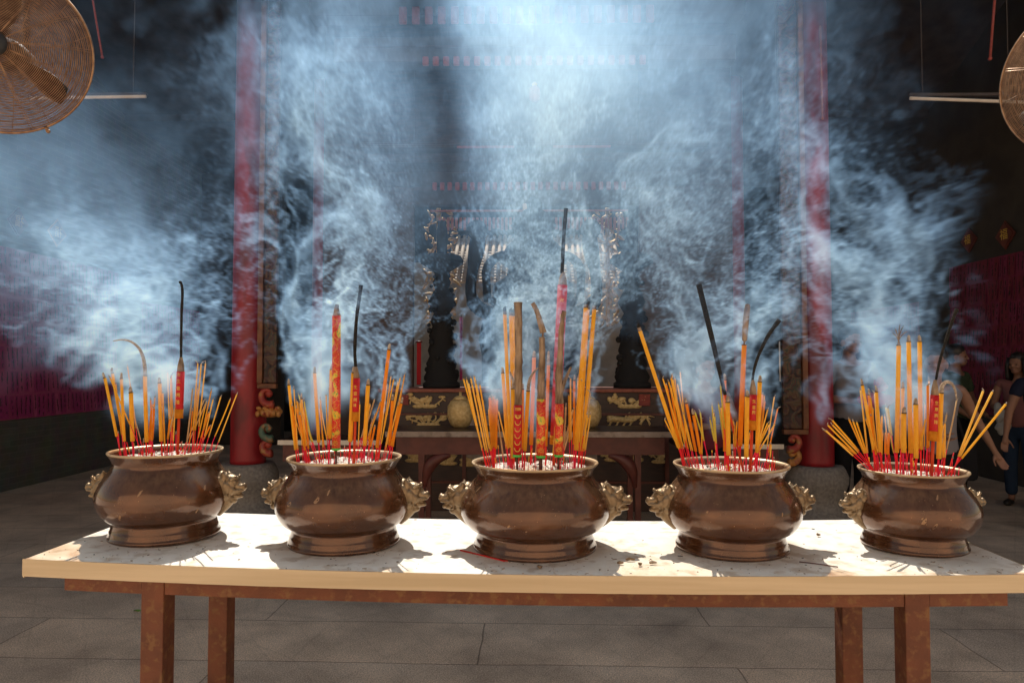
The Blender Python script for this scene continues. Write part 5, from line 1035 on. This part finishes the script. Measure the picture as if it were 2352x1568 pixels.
def smoke_field(tips, nx=760, ny=36, nz=370, steps=80, dt=0.05, seed=3, lo=(-2.2,2.15,0.98), hi=(2.15,3.55,3.1), log=print):
    rng=np.random.default_rng(seed); f4=np.float32
    # --- turbulence: divergence-free, from a periodic vector potential
    N=(256,64,128); cell=0.016
    k=np.stack(np.meshgrid(*[np.fft.fftfreq(n,cell) for n in N],indexing='ij'))  # cycles per metre
    kk=np.sqrt((k**2).sum(0)); kk[0,0,0]=1
    amp=np.where((kk>1/0.7)&(kk<1/0.04), kk**(-11/6.-1+.3), 0)  # |u|~k^-11/6 in 3D
    amp=amp*np.exp(-(kk*0.026)**2)
    A=[np.fft.fftn(rng.standard_normal(N).astype(f4))*amp for _ in range(3)]
    c=2j*np.pi*k
    U=[c[1]*A[2]-c[2]*A[1], c[2]*A[0]-c[0]*A[2], c[0]*A[1]-c[1]*A[0]]
    U=[np.real(np.fft.ifftn(u)) for u in U]
    s=np.sqrt(sum((u**2).mean() for u in U)/3)
    V=np.zeros(N+(4,),f4)
    for i in range(3): V[...,i]=U[i]/s
    V=V.reshape(-1,4)
    # --- source grid
    sc=(0.006,0.012,0.006); slo=np.array(lo); sn=[int((hi[0]-lo[0])/sc[0])+2,int((hi[1]-lo[1])/sc[1])+2,int(1.15/sc[2])]
    L=np.zeros((64,32,64)); kb=np.stack(np.meshgrid(*[np.fft.fftfreq(n,.04) for n in L.shape],indexing='ij')); kb=np.sqrt((kb**2).sum(0)); kb[0,0,0]=1
    L=np.real(np.fft.ifftn(np.fft.fftn(rng.standard_normal(L.shape))*np.where(kb<1/.2,kb**-1.9,0)*np.exp(-(kb*.12)**2))); L=(L-L.mean())/L.std(); L=np.clip(.5+.62*L,0,2.2).astype(f4).reshape(-1)
    S=np.zeros(sn,f4)
    for (tx,ty,tz,r,w) in tips:
        i0=[int(((t-l)/h)) for t,l,h in zip((tx,ty,tz),lo,sc)]
        R=[int(3*r/h)+2 for h in sc]
        sl=[slice(max(0,a-b),min(n,a+b+1)) for a,b,n in zip(i0,R,sn)]
        if any(q.start>=q.stop for q in sl): continue
        g=np.meshgrid(*[l+(np.arange(q.start,q.stop)+.5)*h for q,l,h in zip(sl,lo,sc)],indexing='ij')
        d=((g[0]-tx)/r)**2+((g[1]-ty)/(r*1.5))**2+((g[2]-tz)/(r*1.6))**2
        S[tuple(sl)]+=w*np.exp(-d*1.2).astype(f4)
    Sf=S.reshape(-1)
    xs=np.linspace(lo[0],hi[0],nx,dtype=f4); ys=np.linspace(lo[1],hi[1],ny,dtype=f4); zs=np.linspace(lo[2],hi[2],nz,dtype=f4)
    # --- where it is worth tracing
    M=envelope(xs[:,None],zs[None,:])>0.015
    ii,kkk=np.nonzero(M)
    P=np.empty((len(ii)*ny,3),f4)
    P[:,0]=np.repeat(xs[ii],ny); P[:,2]=np.repeat(zs[kkk],ny); P[:,1]=np.tile(ys,len(ii))
    log('points',len(P))
    P[:,1]+=(rng.random(len(P)).astype(f4)-.5)*(ys[1]-ys[0])*0.0
    soft_steps=int(1.3/dt)
    def tri(L,p):
        q=p/f4(.04); b=np.floor(q).astype(np.int32); fr=q-b; r=0
        for dx in (0,1):
            for dy in (0,1):
                for dz in (0,1):
                    w=(fr[:,0] if dx else 1-fr[:,0])*(fr[:,1] if dy else 1-fr[:,1])*(fr[:,2] if dz else 1-fr[:,2])
                    r=r+w*L.take((((b[:,0]+dx)&63)*32+((b[:,1]+dy)&31))*64+((b[:,2]+dz)&63))
        return r
    def trace(p):
        p=p.copy(); den=np.zeros(len(p),f4); soft=None
        for st in range(steps):
            t=st*dt
            q=p.copy(); q[:,2]+=0.30*t; q[:,1]+=.05*t   # eddies ride upward slower than the smoke
            q=q/f4(cell); b=np.floor(q).astype(np.int32); fr=q-b
            bx=b[:,0]&255; by=b[:,1]&63; bz=b[:,2]&127
            bx1=(bx+1)&255; by1=(by+1)&63; bz1=(bz+1)&127
            fx,fy,fz=[fr[:,i:i+1] for i in range(3)]
            def row(a,bb,cc): return V.take((a*64+bb)*128+cc,axis=0)
            v=((row(bx,by,bz)*(1-fz)+row(bx,by,bz1)*fz)*(1-fy)+(row(bx,by1,bz)*(1-fz)+row(bx,by1,bz1)*fz)*fy)*(1-fx) \
             +((row(bx1,by,bz)*(1-fz)+row(bx1,by,bz1)*fz)*(1-fy)+(row(bx1,by1,bz)*(1-fz)+row(bx1,by1,bz1)*fz)*fy)*fx
            x=p[:,0]; z=p[:,2]
            T=(0.07+0.15*np.clip((z-1.25)/0.5,0,1)).astype(f4)
            mx,mz=meanflow(x,z)
            p[:,0]-=dt*(mx+T*v[:,0]); p[:,1]-=dt*(0.10+0.55*T*v[:,1]); p[:,2]-=dt*(mz+T*v[:,2])
            if st==soft_steps: soft=tri(L,p)*envelope(p[:,0],p[:,2]).astype(f4)
            i=((p-slo.astype(f4))/np.array(sc,f4)).astype(np.int32)
            ok=(i[:,0]>=0)&(i[:,0]<sn[0])&(i[:,1]>=0)&(i[:,1]<sn[1])&(i[:,2]>=0)&(i[:,2]<sn[2])
            idx=np.where(ok,(i[:,0]*sn[1]+i[:,1])*sn[2]+i[:,2],0)
            den+=np.where(ok,Sf.take(idx),0)*f4(np.exp(-t/2.6))
        return den,soft
    chunks=np.array_split(P,max(1,len(P)//60000))
    t0=time.time()
    with ThreadPoolExecutor(4) as ex: rs=list(ex.map(trace,chunks))
    den=np.concatenate([r[0] for r in rs]); soft=np.concatenate([r[1] for r in rs])
    log('traced',time.time()-t0)
    out=np.zeros((nx,nz,ny),f4); out[ii,kkk]=den.reshape(len(ii),ny)
    out2=np.zeros((nx,nz,ny),f4); out2[ii,kkk]=soft.reshape(len(ii),ny)
    return out,out2,xs,ys,zs

def sst(a,b,x):
    t=np.clip((x-a)/(b-a),0,1); return t*t*(3-2*t)
def meanflow(x,z):
    # breeze to the left over the left burner, slight lean elsewhere
    a=np.clip((-1.05-x)/0.4,0,1)*np.clip((1.95-z)/0.4,0,1)*np.clip((x+2.35)/.5,0.3,1)
    mx=-0.26*a
    mx=mx+0.10*np.exp(-((x-.75)/.3)**2)*np.clip((z-1.5)/.5,0,1)      # fourth plume leans right
    mx=mx-0.13*np.exp(-((x-1.35)/.35)**2)*np.clip((z-1.5)/.5,0,1)    # fifth leans left
    mz=0.42-0.27*a
    return mx.astype(np.float32),mz.astype(np.float32)
def envelope(x,z):
    px=x/D0*1600+1195; py=840-(z-1.5)/D0*1600
    e=0*px*py
    def g(cx,cy,rx,ry,w,p=2):
        return w*np.exp(-(np.abs((px-cx)/rx)**p+np.abs((py-cy)/ry)**p))
    E=[(60,730,270,190,1.25),(330,880,220,120,1.0),(440,520,230,240,.5),(110,430,200,150,.14),
       (780,800,190,240,1.0),(770,380,180,300,1.5),(660,40,230,150,1.2),(380,90,160,90,.2),
       (1230,720,230,260,1.0),(1270,300,165,230,1.7),(1290,-10,170,200,6.),
       (1600,760,190,170,1.15),(1640,480,230,220,1.15),(1740,230,230,220,.9),(1480,60,180,150,1.0),
       (570,600,90,280,.65),(1865,480,80,260,.5),(2030,770,160,200,1.0),(1950,470,170,150,.75),(1960,120,150,130,.5),(1080,900,330,60,.5),
       (700,950,160,60,.8),(1600,930,200,60,.7),(2240,800,90,60,.12),(2000,930,150,60,.6),(1150,280,900,330,.15),(20,640,200,260,.5),(2120,330,160,260,.22)]
    for a in E: e=np.maximum(e,g(*a)) if False else e+g(*a)*.8
    e=np.minimum(e,1.0+0.7*np.clip(e-1,0,6))
    e=e*(1-0.95*np.exp(-(((px-1010)/80)**2+((py-300)/280)**2)))*(1-.45*np.exp(-(((px-1500)/60)**2+((py-300)/180)**2)))
    e=e*sst(2270-.12*(600-py).clip(0,400),2080-.15*(600-py).clip(0,400),px)*(1-.8*np.exp(-(((px-300)/75)**2+((py-420)/230)**2)))*sst(1085,985,py)
    return e

def smoke_obj(D,lo,hi):
    nx,nz,ny=D.shape
    me=bpy.data.meshes.new('smoke'); me.vertices.add(D.size)
    at=me.attributes.new('density','FLOAT','POINT'); at.data.foreach_set('value',D.astype(np.float32).ravel())
    o=bpy.data.objects.new('incense_smoke',me); SC.collection.objects.link(o)
    ng=bpy.data.node_groups.new('smoke_volume','GeometryNodeTree')
    ng.interface.new_socket('Geometry',in_out='INPUT',socket_type='NodeSocketGeometry'); ng.interface.new_socket('Geometry',in_out='OUTPUT',socket_type='NodeSocketGeometry')
    N=ng.nodes; Lk=ng.links.new
    gi=N.new('NodeGroupInput'); go=N.new('NodeGroupOutput')
    vc=N.new('GeometryNodeVolumeCube'); vc.inputs['Min'].default_value=lo; vc.inputs['Max'].default_value=hi
    vc.inputs['Resolution X'].default_value=nx; vc.inputs['Resolution Y'].default_value=ny; vc.inputs['Resolution Z'].default_value=nz
    pos=N.new('GeometryNodeInputPosition'); sep=N.new('ShaderNodeSeparateXYZ'); Lk(pos.outputs[0],sep.inputs[0])
    def idx(sock,l,h,n):
        m=N.new('ShaderNodeMapRange'); m.clamp=False
        m.inputs['From Min'].default_value=l; m.inputs['From Max'].default_value=h; m.inputs['To Min'].default_value=0; m.inputs['To Max'].default_value=n-1
        Lk(sock,m.inputs['Value']); r=N.new('ShaderNodeMath'); r.operation='ROUND'; Lk(m.outputs[0],r.inputs[0]); return r.outputs[0]
    def mul(s,v):
        m=N.new('ShaderNodeMath'); m.operation='MULTIPLY'; Lk(s,m.inputs[0]); m.inputs[1].default_value=v; return m.outputs[0]
    def add(a,b):
        m=N.new('ShaderNodeMath'); m.operation='ADD'; Lk(a,m.inputs[0]); Lk(b,m.inputs[1]); return m.outputs[0]
    # integer maths: float32 is exact only to 16.7M
    ix=idx(sep.outputs[0],lo[0],hi[0],nx); iy=idx(sep.outputs[1],lo[1],hi[1],ny); iz=idx(sep.outputs[2],lo[2],hi[2],nz)
    tot=add(add(mul(ix,nz*ny),mul(iz,ny)),iy)
    na=N.new('GeometryNodeInputNamedAttribute'); na.data_type='FLOAT'; na.inputs['Name'].default_value='density'
    si=N.new('GeometryNodeSampleIndex'); si.data_type='FLOAT'; si.clamp=True
    Lk(gi.outputs[0],si.inputs['Geometry']); Lk(na.outputs['Attribute'],si.inputs['Value']); Lk(tot,si.inputs['Index'])
    Lk(si.outputs[0],vc.inputs['Density'])
    mt=bpy.data.materials.new('smoke'); mt.use_nodes=True; t=mt.node_tree; t.nodes.clear()
    mo=t.nodes.new('ShaderNodeOutputMaterial'); vi=t.nodes.new('ShaderNodeAttribute'); vi.attribute_name='density'
    vs=t.nodes.new('ShaderNodeVolumeScatter'); vs.inputs['Color'].default_value=(.36,.63,1,1); vs.inputs['Anisotropy'].default_value=.5
    mm=t.nodes.new('ShaderNodeMath'); mm.operation='MULTIPLY'; mm.inputs[1].default_value=SDEN
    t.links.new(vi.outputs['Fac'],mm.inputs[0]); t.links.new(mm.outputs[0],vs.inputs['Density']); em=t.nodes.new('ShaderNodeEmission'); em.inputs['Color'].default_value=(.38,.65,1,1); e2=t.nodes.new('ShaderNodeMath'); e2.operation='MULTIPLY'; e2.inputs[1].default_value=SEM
    t.links.new(mm.outputs[0],e2.inputs[0]); t.links.new(e2.outputs[0],em.inputs['Strength']); asd=t.nodes.new('ShaderNodeAddShader'); t.links.new(vs.outputs[0],asd.inputs[0]); t.links.new(em.outputs[0],asd.inputs[1]); t.links.new(asd.outputs[0],mo.inputs['Volume'])   # added glow: emission stands in for light scattered many times inside the smoke
    sm=N.new('GeometryNodeSetMaterial'); sm.inputs['Material'].default_value=mt
    Lk(vc.outputs[0],sm.inputs[0]); Lk(sm.outputs[0],go.inputs[0])
    md=o.modifiers.new('volume','NODES'); md.node_group=ng
    return o

SLO, SHI = (-2.3, 2.12, 0.98), (2.2, 3.6, 3.12)
rs = random.Random(21)
tips = [(p.x, p.y, p.z + .012, rs.uniform(.0055, .010), st * rs.uniform(.35, 1.3)) for p, st in TIPS]
for i, P in enumerate(POTS):
    for k in range(5): tips.append((P['w'].x + rs.uniform(-.8, .8) * P['r'], P['w'].y + rs.uniform(-.1, .12), P['ash'] + rs.uniform(.12, .3), rs.uniform(.02, .035), .12))
fine, soft, xs, ys, zs = smoke_field(tips, nx=SNX, ny=SNY, nz=SNZ, steps=72, dt=.05, lo=SLO, hi=SHI)
ev = envelope(xs[:, None], zs[None, :])[..., None]; hh = ((zs - 1.2) / 1.9)[None, :, None]
dy = (SHI[1] - SLO[1]) / SNY
fs = np.percentile(fine.sum(2), 97) * dy; ss = np.percentile(soft.sum(2), 97) * dy
DENS = fine / fs * np.clip(KF0 - KF1 * hh, .3, 2) * np.clip(ev, 0, 1) + soft / ss * (.12 + .88 * np.clip(ev / .42, 0, 1)) * np.clip(KS0 + KS1 * hh + 1.1 * np.clip((-.95 - xs) / .45, 0, 1)[:, None, None], 0, 3)
# a slice is dy thick: seen from the middle of the table it smears sideways by dy * x / distance; filter to that width
def boxx(a, n):
    k = n // 2; c = np.cumsum(np.pad(a, ((k + 1, k), (0, 0), (0, 0))), axis=0, dtype=np.float64); return ((c[n:] - c[:-n]) / n).astype(np.float32)
wpx = np.abs(xs) / 2.75 * dy / (xs[1] - xs[0]) * 1.1
lv = [DENS.astype(np.float32)] + [boxx(DENS, n) for n in (3, 7)]
f1 = np.clip((wpx - 1) / 2, 0, 1)[:, None, None]; f2 = np.clip((wpx - 3) / 4, 0, 1)[:, None, None]
DENS = (lv[0] * (1 - f1) + lv[1] * f1) * (1 - f2) + lv[2] * f2; del lv
b3 = boxx(DENS.transpose(1, 0, 2), 3).transpose(1, 0, 2); b5 = boxx(DENS.transpose(1, 0, 2), 5).transpose(1, 0, 2)
wpz = np.abs(zs - 1.5) / 2.75 * dy / (zs[1] - zs[0]) * 1.0; g1 = np.clip((wpz - .6) / 1.6, 0, 1)[None, :, None]; g2 = np.clip((wpz - 2.2) / 2, 0, 1)[None, :, None]
DENS = (DENS * (1 - g1) + b3 * g1) * (1 - g2) + b5 * g2; del b3, b5
DENS = DENS * (DENS + .015) / (DENS + .085) * 1.1
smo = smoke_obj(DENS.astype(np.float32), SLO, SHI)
tag(smo, 'blue-white incense smoke curling up from all five burners', 'smoke', kind='stuff')
# ------------------------------------------------------------------ render settings
SC.render.engine = 'CYCLES'; SC.view_settings.view_transform = 'Standard'; SC.view_settings.look = 'None'; SC.view_settings.exposure = 0
cy = SC.cycles; cy.use_denoising = True; cy.max_bounces = 8; cy.diffuse_bounces = 4; cy.glossy_bounces = 4; cy.transmission_bounces = 4; cy.transparent_max_bounces = 16
cy.volume_bounces = 1; cy.volume_step_rate = 3.0; cy.volume_max_steps = 256; cy.sample_clamp_indirect = 6
print('scene built in', round(time.time() - T0, 1))
